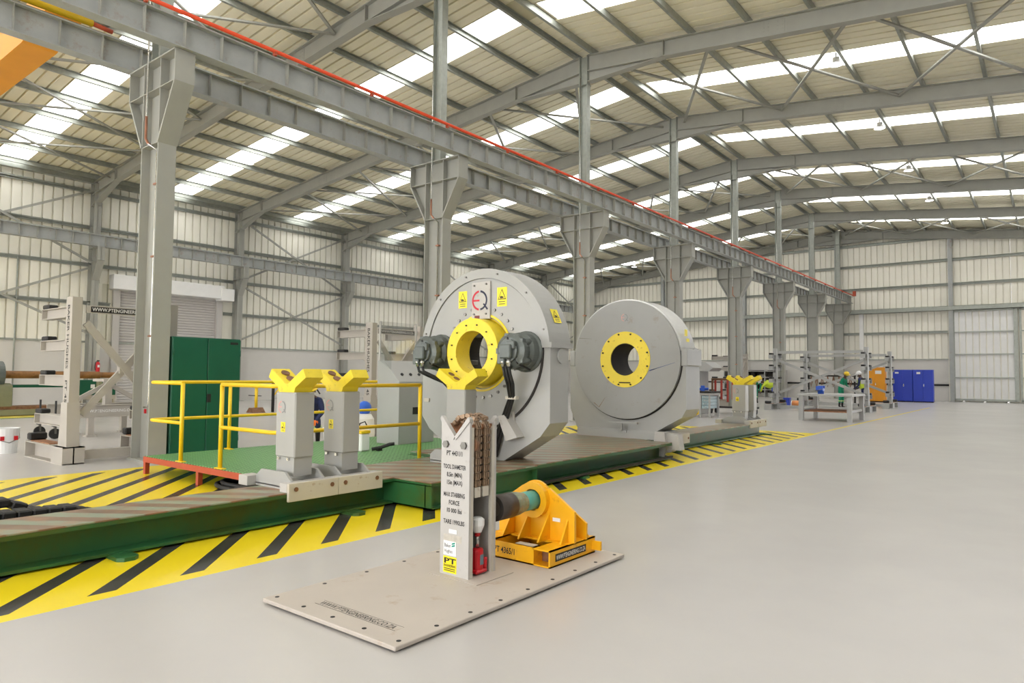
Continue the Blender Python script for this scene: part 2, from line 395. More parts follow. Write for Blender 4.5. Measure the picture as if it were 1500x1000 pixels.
# bright translucent strip each side of the door
for a, b_, mm in ((DY0-1.3, DY0-.62, M_CREAM), (DY0-.62, DY0-.2, M_SKY), (DY1+.15, DY1+1.1, M_CREAM)):
    MB().box(XW-.012, XW+.006, a, b_, 2.7 if mm != M_CREAM else 0, 5.2).build('translucent_strip' if mm == M_SKY else 'jamb_sheet', mm, wl)
for k, yf in enumerate(FR[:-1]+[YF-.4]):          # wall columns with crane brackets
    c = MB(); x0, x1 = XW+.1, XW+.55
    for xx in (x0, x1-.02): c.box(xx, xx+.02, yf-.14, yf+.14, 0, 9.4)
    c.box(x0, x1, yf-.008, yf+.008, 0, 9.4)
    c.box(x0-.05, x1+.1, yf-.25, yf+.25, 0, .03)
    for z in (8.42, 9.38, 6.6, 6.05): c.box(x0, x1, yf-.13, yf+.13, z, z+.02)
    o = c.build('wall_column', M_STEEL, wl)
    b_ = MB(); b_.prism([(x1, 5.26), (x1+.02, 5.26), (x1+.5, 6.05), (x1+.5, 6.62), (x1, 6.62)], 'y', yf-.01, yf+.01)
    b_.box(x1, x1+.5, yf-.15, yf+.15, 6.6, 6.63); b_.box(x1, x1+.5, yf-.14, yf+.14, 6.05, 6.065); b_.box(x1+.48, x1+.5, yf-.14, yf+.14, 6.05, 6.62)
    b_.prism([(x1+.01, 5.24), (x1+.5, 6.05), (x1+.49, 6.07), (x1, 5.26)], 'y', yf-.14, yf+.14)
    b_.build('crane_bracket', M_STEEL, o)
for i in (0, 2, 4, 6, 8):
    ya, yb = (FR+[YF-.4])[i]+.1, (FR[:-1]+[YF-.4])[i+1]-.1 if i < 9 else YF-.5
    for za, zb in ((3.0, 5.8), (6.0, 9.1)):
        for p, q, dx in (((ya, za), (yb, zb), 0), ((ya, zb), (yb, za), .04)):
            MB().beam((XW+.3+dx, p[0], p[1]), (XW+.3+dx, q[0], q[1]), .09, .05, (1, 0, 0)).build('wall_brace', M_STEEL, wl)
MB().cyl((XW+.08, 9.1, 0), (XW+.08, 9.1, 6), .03, n=8).build('downpipe', M_GALV, wl)
# ---- roller shutter door
dr = struct('door_1')
MB().box(XW-.1, XW-.045, DY0-.3, DY1+.3, 0, DZ+.2).build('leak_backing', M_SHUT, dr)  # solid sheet added behind the slats to keep sky light from leaking in
for k in range(41):
    z = .02+k*.122
    MB().prism([(XW-.04, z), (XW-.012, z+.012), (XW-.0, z+.06), (XW-.012, z+.108), (XW-.04, z+.118)], 'y', DY0+.1, DY1-.1).build('slat', M_SHUT, dr)
for a in (DY0-.2, DY1-.08): MB().box(XW-.05, XW+.14, a, a+.28, 0, DZ).build('guide_rail', M_SHUT, dr)
MB().box(XW-.02, XW+.5, DY0-.35, DY1+.1, DZ, 5.62, .02).build('shutter_hood', M_WHITE, dr)
MB().box(XW+.02, XW+.62, DY1-.1, DY1+.55, 4.9, 5.5, .02).build('motor_cover', M_WHITE, dr)

# ---- far gable wall
wf_ = struct('wall_far')
MB().box(XW, -4.95, YF+.02, YF+.3, 0, 2.7).build('dado_wall', M_WALLP, wf_)
MB().box(XW, -4.95, YF-.03, YF+.02, .98, 1.1).build('black_band', M_INK, wf_)
MB().box(XW, -4.95, YF-.04, YF+.02, 2.66, 2.73).build('drip_flashing', M_GALV, wf_)
x = XE
while x > XW:
    xa = x-PITCH_S
    dz0 = 5.82 if xa > -5.0 else 2.67
    def gf(u, d, e, xa=xa, dz0=dz0):
        X_ = xa+u; return (X_, YF+d, dz0 if e == 0 else zsheet(X_))
    me = sheet_mesh('cladding_sheet', PITCH_S, gf); me.materials.append(M_CREAM); link('cladding_sheet', me, None, wf_); x = xa
for z in (4.38, 7.45, 9.04, 10.5):
    for a, b_ in (((XW, -5.1),) if z < 5 else ((max(XW, XR-(11.5-z)/SL), min(XE, XR+(11.5-z)/SL)),)):
        mb = MB(); mb.box(a, b_, YF-.02, YF-.01, z, z+.16); mb.box(a, b_, YF-.13, YF-.01, z+.15, z+.16); mb.box(a, b_, YF-.13, YF-.01, z, z+.012)
        mb.build('girt', M_GALV, wf_)
mb = MB(); mb.box(XW, XE, YF-.4, YF-.38, 5.82, 6.1); mb.box(XW, XE, YF-.4, YF-.05, 6.08, 6.1); mb.box(XW, XE, YF-.4, YF-.05, 5.82, 5.84); mb.build('wind_beam', M_GALV, wf_)
for xx in (-25, -18.3, -11.75, -5.0, 1.7):
    c = MB(); zt = zsheet(xx)-.25
    for yy in (YF-.33, YF-.03): c.box(xx-.12, xx+.12, yy-.01, yy+.01, 0, zt)
    c.box(xx-.008, xx+.008, YF-.33, YF-.03, 0, zt); c.box(xx-.13, xx+.13, YF-.36, YF, zt-.9, zt-.88)
    c.build('gable_post', M_GIRD, wf_)
MB().box(-10.35, -10.1, YF-.25, YF-.02, 2.7, 5.85).build('white_downpipe_box', M_WHITE, wf_)
MB().box(-9.9, -9.0, YF-.04, YF+.02, .1, 2.25).build('notice_board', M_WHITE, wf_)
# sliding door in the far wall
d2 = struct('door_2')
MB().box(-5.2, 2.0, YF-.06, YF+.1, 0, 5.9).build('leak_backing', M_CREAM, d2)  # added sheet blocking sky light in the gaps between door panels
for a, b_ in ((-4.9, -1.72), (-1.45, 1.6)):
    u = a
    while u < b_-.1:
        w = min((b_-a)/3, PITCH_S)
        def df(q, d, e, u=u): return (u+q, YF-.12+d, .12 if e == 0 else 5.75)
        me = sheet_mesh('door_sheet', w, df); me.materials.append(M_WHITE if a < -2 else M_CREAM); link('door_sheet', me, None, d2); u += w
    for z in (1.5, 2.97, 4.38): MB().box(a, b_, YF-.2, YF-.12, z, z+.07).build('door_rail', M_GALV, d2)
    fr_ = MB()
    fr_.box(a-.04, a+.06, YF-.22, YF-.08, .08, 5.8); fr_.box(b_-.06, b_+.14, YF-.22, YF-.08, .08, 5.8); fr_.box(a, b_, YF-.22, YF-.08, .08, .2); fr_.box(a, b_, YF-.22, YF-.08, 5.7, 5.8)
    fr_.build('door_frame', M_GALV, d2)
    for xx in (a+.5, (a+b_)/2, b_-.4): MB().box(xx-.06, xx+.06, YF-.22, YF-.08, 0.0, .09).build('wheel_bracket', M_SILV, d2)
# ---- walls behind the viewer: right side and near gable
wr = struct('wall_right')
MB().box(XE+.02, XE+.3, YN, YF, 0, zsheet(XE)).build('cladding', mat('grey_cladding', sr(128, 126, 118), .6, var=.03, scale=2), wr)  # out of view; grey chosen so faces turned toward it get less bounce
wn = struct('wall_near')
MB().prism([(XW, 0), (-26, 0), (-26, 6.2), (-14, 6.2), (-14, 0), (-9, 0), (-9, 6.5), (4, 6.5), (4, 0), (XE, 0), (XE, zsheet(XE)), (XR, 11.85), (XW, zsheet(XW))], 'y', YN-.2, YN).build('cladding', M_CREAM, wn)  # unseen gable; both openings added and sized to admit daylight from behind

# ================================================================== crane columns, girders and crane
ORD = ['', 'second', 'third', 'fourth', 'fifth', 'sixth', 'seventh', 'eighth']
XC = -11.56
def crane_column(i):
    yf = Y1+BAY*i
    lab = ('tall grey steel crane column with flared bracket standing beside the green cabinet' if i == 0 else
           'grey steel crane column with flared bracket, %s in its row counting from the green cabinet' % ORD[i])
    t = thing('crane_column', lab, 'column', (XC, yf, 0), 0, 'crane columns in a row under the ridge')
    c = MB(); h = .29; w = .145
    for s in (-1, 1): c.box(s*h-.012, s*h+.012, -w, w, .03, 6.55)
    c.box(-h, h, -.008, .008, .03, 6.55)
    c.build('shaft', M_STEEL, t)
    MB().box(-.4, .4, -.17, .17, 0, .03).build('base_plate', M_STEEL, t)
    b = MB(); e = .8
    for s in (-1, 1):
        b.prism([(s*h, 5.17), (s*e, 6.05), (s*e, 6.55), (s*h, 6.55)], 'y', -.008, .008)
        b.prism([(s*(h+.012), 5.14), (s*(e+.012), 6.04), (s*(e-.012), 6.06), (s*(h-.012), 5.17)], 'y', -.16, .16)
        b.box(s*e-.012, s*e+.012, -.16, .16, 6.04, 6.55)
    b.box(-e, e, -.155, .155, 6.04, 6.055); b.box(-h, h, -.14, .14, 5.15, 5.165); b.box(-e-.01, e+.01, -.17, .17, 6.53, 6.555)
    b.build('bracket', M_STEEL, t)
    p = MB(); zt = ztop(XR)-.02
    for s in (-1, 1): p.box(s*.14-.01, s*.14+.01, -.1, .1, 6.555, zt)
    p.box(-.14, .14, -.006, .006, 6.555, zt); p.box(-.16, .16, -.13, .13, zt-.95, zt-.93); p.build('upper_post', M_GALV, t)
    # water pipe clipped to the web
    pp = MB(); yb = -.05; x0 = .06
    if i < 6:
        pp.tube([(x0-.09, -.2, 10.9), (x0-.09, -.2, 5.3), (x0-.09, -.19, 5.2), (x0, -.19, 5.14), (x0, yb, 5.08), (x0, yb, .95 if i == 0 else .4)]+([(x0-.02, yb, .88), (x0-.16, yb, .86)] if i == 0 else []), .016, 6)
        o = pp.build('water_pipe', M_SILV, t)
        cl = MB()
        for z in (2.0, 3.3, 4.5): cl.box(x0-.05, x0+.05, yb-.03, -.008, z, z+.03)
        cl.build('pipe_clip', M_COPPER, o)
        if i == 0: MB().box(x0-.12, x0-.09, yb-.015, yb+.015, .76, .83).build('valve_handle', M_SIGR, o)
        MB().tube([(x0-.09, -.2, 5.62), (x0-.09, -.2, 5.25), (x0-.02, -.19, 5.16), (x0, -.17, 5.14)], .022, 8).build('copper_joint', M_COPPER, o)
    return t
for i in range(8): crane_column(i)
def girder(name, label, xc, ya, yb, z0, z1, w, side=(1, -1), st=.62):
    t = thing(name, label, 'girder', (xc, ya, z0))
    g = MB(); L = yb-ya; hh = z1-z0
    g.box(-w/2, w/2, 0, L, 0, .02); g.box(-w/2, w/2, 0, L, hh-.02, hh); g.box(-.008, .008, 0, L, .02, hh-.02)
    g.build('beam', M_GIRD, t)
    me = MB().box(-w/2+.015, w/2-.015, -.006, .006, .02, hh-.02).mesh('stiffener'); me.materials.append(M_STEEL)
    k = .3
    while k < L:
        o = link('stiffener', me, None, t); o.location = (0, k, 0); k += st
    MB().box(-.03, .03, 0, L, hh, hh+.05).build('crane_rail', M_GALV, t)
    return t
g1 = girder('crane_girder', 'long grey crane girder with a red conductor bar along its top', -10.79, -11.9, 51.6, 6.56, 7.02, .23)
cb = MB(); cb.tube([(.14, .1, .54), (.14, 63.4, .54)], .034, 8); cb.build('conductor_bar', M_CRR, g1)
hb = MB().box(.09, .17, -.02, .02, .46, .53).mesh('bar_hanger'); hb.materials.append(M_RED)
for k in range(28):
    o = link('bar_hanger', hb, None, g1); o.location = (0, 1+k*2.2, 0)
MB().box(.1, .3, 63.4, 63.5, .5, .85).build('end_stop', M_RED, g1)
g2 = girder('crane_girder', 'grey crane girder beside the one with the red bar, ending at the far column', -12.33, -11.9, 51.3, 6.56, 7.02, .23)
yb_ = MB(); yb_.tube([(.1, .1, .56), (.1, 16.25, .56)], .055, 10); yc = yb_.build('conductor_bar', M_YEL, g2); MB().tube([(.1, 16.25, .56), (.1, 16.55, .54)], .04, 8).build('end_cap', M_RED, yc)
girder('crane_girder', 'blue grey crane girder carried on brackets along the left cladding wall', XW+.85, -11.9, 51.6, 6.64, 7.12, .28)
cr = thing('overhead_crane', 'orange box beam of the overhead travelling crane between two girders', 'crane', (XC-.77, 4.3, 7.26))
bm_ = MB(); bm_.prism([(-18.6, .35), (-17.8, .1), (-2.2, .1), (-.55, .42), (-.55, .75), (-18.6, .75)], 'y', -.28, .28); bm_.build('bridge_beam', M_ORG, cr)
for x_ in (.0, -18.6): MB().box(x_-.14-.0, x_+.14, -1.3, .5, .08, .36, .03).build('end_carriage', M_ORG, cr)
MB().box(-.7, .1, -.26, .26, .34, .62).build('bridge_end_plate', M_ORG, cr)
for x_ in (.0, -18.6):
    for y_ in (-1.0, .3): MB().cyl((x_-.05, y_, .02), (x_+.05, y_, .02), .08, n=14).build('wheel', M_BOLT, cr)
# high-bay lamps hung from the purlins
M_LAMP = mat('lamp_glow', (1, .98, .94), .4, emit=14)
def lamp(x, y, lab):
    z = ztop(x)+.1
    t = thing('high_bay_lamp', lab, 'lamp', (x, y, z), 0, 'high bay lamps under the roof')
    MB().cyl((0, 0, .08), (0, 0, -.08), .02, n=8).build('hanger', M_GALV, t)
    MB().lathe([(.04, -.06), (.1, -.08), (.11, -.2), (.2, -.28), (.19, -.29), (.09, -.22), (.04, -.1)], (0, 0, 0), (0, 0, 1), 20).build('reflector', M_WHITE, t)
    MB().lathe([(.0, -.27), (.185, -.27), (.185, -.285), (0, -.285)], (0, 0, 0), (0, 0, 1), 20).build('lens', M_LAMP, t)
for i in range(1, 9):
    ym = FR[i]+BAY*.5
    lamp(-4.85, ym, 'round white high bay lamp over the open floor, %s from the far gable wall' % (['nearest'] + ORD[1:])[8-i])
for n_, i in enumerate((8, 7, 5, 3)):
    lamp(-25.6, FR[i]+BAY*.5, 'round white high bay lamp on the shutter door side, %s from the far gable wall' % (['nearest'] + ORD[1:])[n_])
# ================================================================== GREEN SKID
def deck_mat():
    m = bpy.data.materials.new('worn_striped_deck'); m.use_nodes = True; nt = m.node_tree; b = nt.nodes['Principled BSDF']
    g = _n(nt, 'ShaderNodeNewGeometry'); mp = _n(nt, 'ShaderNodeMapping'); mp.inputs['Rotation'].default_value = (0, 0, math.radians(-36)); nt.links.new(g.outputs['Position'], mp.inputs['Vector'])
    w = _n(nt, 'ShaderNodeTexWave', bands_direction='Y'); w.inputs['Scale'].default_value = 1.05; w.inputs['Distortion'].default_value = .35; w.inputs['Detail'].default_value = 3; w.inputs['Detail Scale'].default_value = 3
    nt.links.new(mp.outputs[0], w.inputs['Vector'])
    n = _n(nt, 'ShaderNodeTexNoise'); n.inputs['Scale'].default_value = 5; n.inputs['Detail'].default_value = 8; nt.links.new(g.outputs['Position'], n.inputs['Vector'])
    r = _n(nt, 'ShaderNodeValToRGB'); e = r.color_ramp.elements; e[0].position = .42; e[0].color = sr(140, 150, 128)+(1,); e[1].position = .6; e[1].color = sr(128, 104, 82)+(1,)
    nt.links.new(w.outputs['Fac'], r.inputs['Fac'])
    r2 = _n(nt, 'ShaderNodeValToRGB'); e = r2.color_ramp.elements; e[0].position = .45; e[0].color = (0, 0, 0, 1); e[1].position = .75; e[1].color = (.8, .8, .8, 1); nt.links.new(n.outputs['Fac'], r2.inputs['Fac'])
    mx = _n(nt, 'ShaderNodeMix', data_type='RGBA'); nt.links.new(r2.outputs[0], mx.inputs['Factor']); nt.links.new(r.outputs[0], mx.inputs['A']); mx.inputs['B'].default_value = sr(168, 118, 84)+(1,)
    nt.links.new(mx.outputs['Result'], b.inputs['Base Color']); b.inputs['Roughness'].default_value = .38; b.inputs['Metallic'].default_value = .2
    return m
M_DECK = deck_mat()
sk = thing('machine_skid', 'long green steel skid bed with worn striped deck under the two ring machines', 'machine bed', (-6.1, 5.2, 0))
def skw(x, y): return (x+6.1, y-5.2)
def ibeam(name, x0, x1, y0, y1, face=1):
    (a, c), (b, d) = skw(x0, y0), skw(x1, y1); mb = MB()
    mb.box(a, b, c, d, .018, .04); mb.box(a, b, c, d, .255, .285)
    for xx in (a+.17, b-.17): mb.box(xx-.012, xx+.012, c, d, .04, .255)
    for k in (c, d-.016): mb.box(a+.17, b-.17, k, k+.016, .04, .265)
    return mb.build(name, M_GREEN, sk)
ibeam('long_beam', -6.36, -5.76, -5.5, 5.22); ibeam('long_beam', -6.36, -5.74, 12.3, 17.72)
(a, c), (b, d) = skw(-6.8, 5.22), skw(-5.17, 7.12)
mb = MB(); mb.box(a, b, c, c+.02, .018, .265); mb.box(a, b, c, d, .018, .03); mb.box(b-.1, b-.085, c, d, .03, .265); mb.box(b-.12, b, d-.015, d, .03, .265); mb.box(a, b, c, d, .255, .285); mb.box(a, a+.02, c, d, .018, .265)
mb.prism([(b-.12, .03), (b+.0, .03), (b-.0, .2), (b-.05, .265), (b-.12, .265)], 'y', d-.01, d+.01); mb.build('wide_frame', M_GREEN, sk)
(a, c), (b, d) = skw(-7.5, 7.12), skw(-5.22, 11.16)
mb = MB(); mb.box(a, b, c, d, .245, .285); mb.box(a, a+.02, c, d, .018, .25); mb.box(b-.25, b-.235, c, d, .018, .25); mb.box(b-.4, b-.02, c, d, .018, .04); mb.box(a, b-.25, d-.02, d, .018, .25); mb.box(a, a+.7, c-.0, c+.02, .018, .25); mb.build('centre_frame', M_GREEN, sk); (a2, c2), (b2, d2_) = skw(-7.5, 11.16), skw(-5.74, 12.3); MB().box(a2, b2, c2+.01, d2_, .02, .285).build('cross_frame', M_GREEN, sk)
mb = MB(); mb.box(b-.02, b+.02, c, d, .04, .07); mb.build('rail_strip', M_DARK, sk)
for nm, x0, x1, y0, y1 in (('left', -6.36, -5.76, -5.5, 5.22), ('wide', -6.8, -5.17, 5.22, 7.12), ('mid', -7.5, -5.22, 7.12, 11.16), ('rear', -7.5, -5.74, 11.16, 12.3), ('right', -6.36, -5.74, 12.3, 17.72)):
    (a, c), (b, d) = skw(x0, y0), skw(x1, y1); MB().box(a, b, c, d, .285, .3, .003).build('deck_plate', M_DECK, sk)
for y in (-3.4, -.5, 2.36, 4.6, 8.3, 12.3, 14.3, 17.6):
    xx = -5.7 if not 5.2 < y < 11.1 else -5.3
    (a, c) = skw(xx, y); MB().prism([(a-.1, c-.06), (a+.1, c-.06), (a+.14, c-.02), (a+.14, c+.06), (a+.1, c+.1), (a-.1, c+.1)], 'z', 0.0, .03).build('floor_lug', M_GREEN, sk)
# drag chains beside the skid
def drag_chain(label, pts, n, tray=0):
    t = thing('drag_chain', label, 'cable chain', (pts[0][0], pts[0][1], 0)); o = V((pts[0][0], pts[0][1], 0)); P = [V(p)-o for p in pts]
    L = [(P[i+1]-P[i]).length for i in range(len(P)-1)]; T = sum(L); me = None
    if tray: MB().box(-.1, .1, 0, 5.2, 0, tray).build('cable_tray', M_DARK, t)
    for k in range(n):
        s = (k+.5)*T/n; i = 0
        while i < len(L)-1 and s > L[i]: s -= L[i]; i += 1
        p = P[i]+(P[i+1]-P[i])*(s/L[i]); d = (P[i+1]-P[i]).normalized()
        if me is None:
            q = MB(); q.box(-T/n*.48, T/n*.48, -.09, .09, .0, .07, .012); q.box(-T/n*.3, T/n*.3, -.1, .1, .015, .03); me = q.mesh('chain_link'); me.materials.append(M_BLK)
        ob = link('chain_link', me, None, t); ob.location = p
        ob.rotation_mode = 'QUATERNION'; ob.rotation_quaternion = d.to_track_quat('X', 'Z')
    return t
drag_chain('black plastic drag chain lying along the far side of the skid bed', [(-6.62, -3.0, .26), (-6.6, 1.6, .26), (-6.6, 2.3, .24), (-6.6, 2.75, .1), (-6.62, 2.95, .02)], 56, .25)
drag_chain('black drag chain folded back on top beside the left skid beam', [(-6.9, -2.0, .0), (-6.9, 1.9, .0), (-6.9, 2.12, .1), (-6.9, 2.1, .24), (-6.9, 1.9, .31), (-6.9, -2, .31)], 70)
drag_chain('black drag chain rising from floor to deck beside the stair platform', [(-7.15, 3.1, .0), (-6.9, 3.5, .06), (-6.66, 3.9, .18), (-6.6, 4.4, .25)], 14)

# ================================================================== V-BLOCK STANDS
def eq_logo(o, xd, yd, r, par, faded=False):
    o, xd, yd = V(o), V(xd), V(yd); nd = xd.cross(yd)
    mr = mat('logo_red', sr(200, 30, 50), .5) if not faded else mat('logo_red_faded', sr(205, 150, 142), .5); mn = mat('logo_navy', sr(28, 34, 62), .5) if not faded else mat('logo_grey_faded', sr(128, 130, 130), .5)
    def arc(a0, a1, ri, ro, m, n=14):
        vs = []; fs = []
        for i in range(n+1):
            t = math.radians(a0+(a1-a0)*i/n)
            for q in (ri, ro): vs.append(o+xd*(math.cos(t)*q)+yd*(math.sin(t)*q)+nd*.002)
        for i in range(n): fs.append([2*i, 2*i+1, 2*i+3, 2*i+2])
        MB().add(vs, fs).build('logo_arc', m, par)
    arc(96, 264, r*.8, r, mr); arc(-84, 84, r*.8, r, mn)
    MB().add([o+xd*(-.8*r)+yd*(-.09*r)+nd*.002, o+xd*(-.02*r)+yd*(-.09*r)+nd*.002, o+xd*(-.02*r)+yd*(.09*r)+nd*.002, o+xd*(-.8*r)+yd*(.09*r)+nd*.002], [[0, 1, 2, 3]]).build('logo_bar', mr, par)
    MB().add([o+xd*(.42*r)+yd*(-.38*r)+nd*.0025, o+xd*(.58*r)+yd*(-.3*r)+nd*.0025, o+xd*(1.12*r)+yd*(-.88*r)+nd*.0025, o+xd*(.95*r)+yd*(-.98*r)+nd*.0025], [[0, 1, 2, 3]]).build('logo_tail', mn, par)
def warn(o, xd, yd, w, h, par):
    """yellow warning sticker with triangle and crushed-hand mark"""
    o, xd, yd = V(o), V(xd).normalized(), V(yd).normalized(); nd = xd.cross(yd); s = quad('warning_sticker', o, xd, yd, w, h, mat('sticker_yellow', sr(246, 226, 20), .4), par)
    P = lambda u, v, e=.003: o+xd*(u*w)+yd*(v*h)+nd*e
    tri = lambda k, e: [P(.5-.42*k, .36-.0*k+.02*(1-k), e), P(.5+.42*k, .36+.02*(1-k), e), P(.5, .36+.56*k, e)]
    MB().add(tri(1., .003), [[0, 1, 2]]).build('triangle', M_INK, s); MB().add([P(.5-.33, .4, .004), P(.5+.33, .4, .004), P(.5, .84, .004)], [[0, 1, 2]]).build('triangle_fill', mat('sticker_yellow', (1, 1, 0)), s)
    b = MB()
    for u, v, r in ((.42, .48, .11), (.6, .47, .08)): b.add([P(u+r*math.cos(t*math.pi/5), v+r*w/h*math.sin(t*math.pi/5), .005) for t in range(10)], [list(range(10))])
    b.build('gear_mark', M_INK, s)
    for v in (.22, .1): MB().add([P(.18, v, .003), P(.82, v, .003), P(.82, v+.05, .003), P(.18, v+.05, .003)], [[0, 1, 2, 3]]).build('print_line', mat('print_grey', sr(110, 100, 30), .5), s)
    return s
def v_stand(y, label, logo=True, over=True):
    cx = -6.07; k_ = 1.0 if over else 1.15
    t = thing('pipe_stand', label, 'pipe stand', (cx, y, .3), 0, 'pipe stands with yellow V blocks on the skid')
    w, q = .165, .115
    MB().box(-w, w, -q, q, .3, .95, .012).build('post', M_MACH, t)
    MB().box(-w+.015, w-.015, -q+.01, q-.01, .12, .3).build('lower_post', M_MACH, t)
    nuts = MB()
    for xx in (-.09, .07): nuts.box(xx-.015, xx+.015, -q-.015, -q+.01, .272, .3)
    nuts.build('jam_nut', M_SILV, t)
    for yy in (-.2, .17):
        MB().prism([(-.36, .02), (-.36, .1), (-.27, .17), (.14, .17), (.25, .09), (.25, .02)], 'y', yy, yy+.025).build('cheek_plate', M_MACH, t)
    MB().box(-.36, .26, -.2, .195, .0, .03).build('base_plate', M_MACH, t)
    lo_ = -.085; fp = None
    if over: fp = MB().box(.318, .35, -.29, .29, lo_, .09, .004).build('clamp_plate', M_PUTTY, t)
    if over: MB().box(.2, .318, -.29, .29, .002, .085).build('clamp_bar', M_LGREY, t)
    for yy in (-.21, .21) if over else (): MB().cyl((.35, yy, .03), (.358, yy, .03), .022, n=10).build('bolt', M_RUST, fp)
    if over: MB().box(-.52, -.36, -.3, -.14, .0, .1, .005).build('rear_clamp', M_LGREY, t)
    hd = MB(); hd.prism([(u*k_, .95+(v-.95)*k_) for u, v in [(-.13, .95), (.13, .95), (.15, 1.0), (.32, 1.1), (.27, 1.185), (.02, 1.035), (-.02, 1.035), (-.27, 1.185), (-.32, 1.1), (-.15, 1.0)]], 'y', -.11, .1); h = hd.build('v_block', M_VYEL, t)
    for sx in (-1, 1):
        d = V((-sx*.5, 0, .87)).normalized(); e = V((sx*.857, 0, .514)); c0 = V((sx*.02, 0, 1.035))
        for s_ in (.09, .2):
            c_ = c0+e*s_; MB().cyl(c_-d*.005, c_+d*.014, .045, n=14).build('wear_pad', M_RUST, h)
    MB().box(-.1, .1, -.1, .09, .93, .96).build('screw_block', M_DARK, t)
    if logo:
        eq_logo((-.06, -q-.001, .8), XP, ZP, .062, t, True); warn((-.07, -q-.001, .55), XP, ZP, .075, .1, t)
    return t
v_stand(4.155, 'grey post stand with yellow V block, nearest the free end of the skid', True)
v_stand(4.74, 'grey post stand with yellow V block, second from the free end of the skid', True)
v_stand(6.66, 'grey post stand with yellow V block right in front of the yellow ring', False, False)
v_stand(16.86, 'grey post stand with yellow V block beyond the plain ring machine', True)
v_stand(17.46, 'grey post stand with yellow V block on the end of the skid by the racks', True)

# ================================================================== RING MACHINES
def radial_plate(mb, outline, c, ri, y0, y1, n=72):
    """plate in the XZ plane with a round hole: outline is a star-shaped polygon around c"""
    def hit(t):
        dx, dz = math.cos(t), math.sin(t); best = 9
        for i in range(len(outline)):
            (ax, az), (bx, bz) = outline[i], outline[(i+1) % len(outline)]
            ax -= c[0]; bx -= c[0]; az -= c[1]; bz -= c[1]
            det = dx*(az-bz)-dz*(ax-bx)
            if abs(det) < 1e-9: continue
            r = (ax*(az-bz)-az*(ax-bx))/det; s = (dx*az-dz*ax)/det
            if r > 0 and -1e-6 <= s <= 1+1e-6: best = min(best, r)
        return best
    ts = sorted(set([2*math.pi*i/n-math.pi for i in range(n)]+[math.atan2(z-c[1], x-c[0]) for x, z in outline]))
    m = len(ts); vs = []
    for y in (y0, y1):
        for t in ts:
            R = hit(t)
            vs += [(c[0]+ri*math.cos(t), y, c[1]+ri*math.sin(t)), (c[0]+R*math.cos(t), y, c[1]+R*math.sin(t))]
    fs = []
    for i in range(m):
        j = (i+1) % m; A, B = 2*i, 2*j; k = 2*m
        fs += [[A, B, B+1, A+1], [k+A, k+A+1, k+B+1, k+B], [A+1, B+1, k+B+1, k+A+1], [A, k+A, k+B, B]]
    return mb.add(vs, fs)
def arc_pts(r, a0, a1, n, c=(0, 0)): return [(c[0]+r*math.cos(math.radians(a0+(a1-a0)*i/n)), c[1]+r*math.sin(math.radians(a0+(a1-a0)*i/n))) for i in range(n+1)]
def bolts(name, par, r, n, y, rad, c, m, a0=0, skip=()):
    me = MB().cyl((0, 0, 0), (0, -.018, 0), rad, n=6).mesh(name); me.materials.append(m)
    for k in range(n):
        a = a0+360*k/n
        if any(lo <= a % 360 <= hi for lo, hi in skip): continue
        o = link(name, me, None, par); o.location = (c[0]+r*math.cos(math.radians(a)), y, c[1]+r*math.sin(math.radians(a)))
ZA = 1.45   # axis height above the deck
# ---- machine with hydraulic motors
m1 = thing('ring_machine', 'grey ring machine with projecting yellow ring and two hydraulic motors', 'machine', (-6.19, 7.2, .3))
out = [(.41, 0), (1.0, .35), (1.15, .53), (1.15, 1.56)]+arc_pts(1.12, 6, 174, 30, (0, ZA))+[(-1.15, 1.56), (-1.15, .53), (-1.0, .35), (-.41, 0)]
mb = MB(); radial_plate(mb, out, (0, ZA), .5, 0, .42); mb.build('housing', M_MACH, m1)
mb = MB(); o_ = arc_pts(1.16, 4, 176, 40, (0, ZA)); i_ = arc_pts(1.03, 176, 4, 40, (0, ZA))
ring = o_+i_; n_ = len(o_)
for k in range(n_-1):
    a, b = o_[k], o_[k+1]; d, c = i_[n_-1-k], i_[n_-2-k]
    mb.add([(p[0], y, p[1]) for y in (-.03, .46) for p in (a, b, c, d)], [[0, 1, 2, 3], [7, 6, 5, 4], [0, 4, 5, 1], [2, 6, 7, 3]])
hood = mb.build('hood', M_MACH, m1)
for s in (-1, 1): MB().box(s*1.19, s*1.03, -.035, .465, ZA+.05, ZA+.12).build('hood_skirt', M_MACH, hood)
bolts('hood_screw', hood, 1.1, 12, -.03, .014, (0, ZA), M_BOLT, 15, ((172, 360), (0, 8)))
MB().lathe([(.5, -.012), (1.02, -.012), (1.02, .05), (.5, .05), (.5, -.012)], (0, 0, ZA), (0, 1, 0), 72).build('front_disc', M_MACH, m1)
mb = MB()
for k in range(60):
    a0, a1 = math.radians(-80+k*86/60), math.radians(-80+(k+1)*86/60)
    mb.add([((q)*math.cos(a), y, ZA+q*math.sin(a)) for y in (-.004, -.016) for q, a in ((1.022, a0), (1.055, a0), (1.055, a1), (1.022, a1))], [[0, 1, 2, 3], [4, 7, 6, 5], [0, 4, 5, 1], [1, 5, 6, 2], [2, 6, 7, 3], [3, 7, 4, 0]])
mb.build('edge_slot', M_DARK, m1)
yr = MB().lathe([(.29, -.22), (.455, -.22), (.46, -.215), (.46, .05), (.51, .05), (.51, -.02), (.54, -.02), (.54, .06), (.29, .06), (.29, -.22)], (0, 0, ZA), (0, 1, 0), 64).build('yellow_ring', M_RINGY, m1)
bolts('ring_bolt', yr, .375, 12, -.22, .011, (0, ZA), M_DARK, 15)
bolts('face_bolt', m1, .62, 28, -.012, .022, (0, ZA), M_BOLT, 4, ((78, 102),))
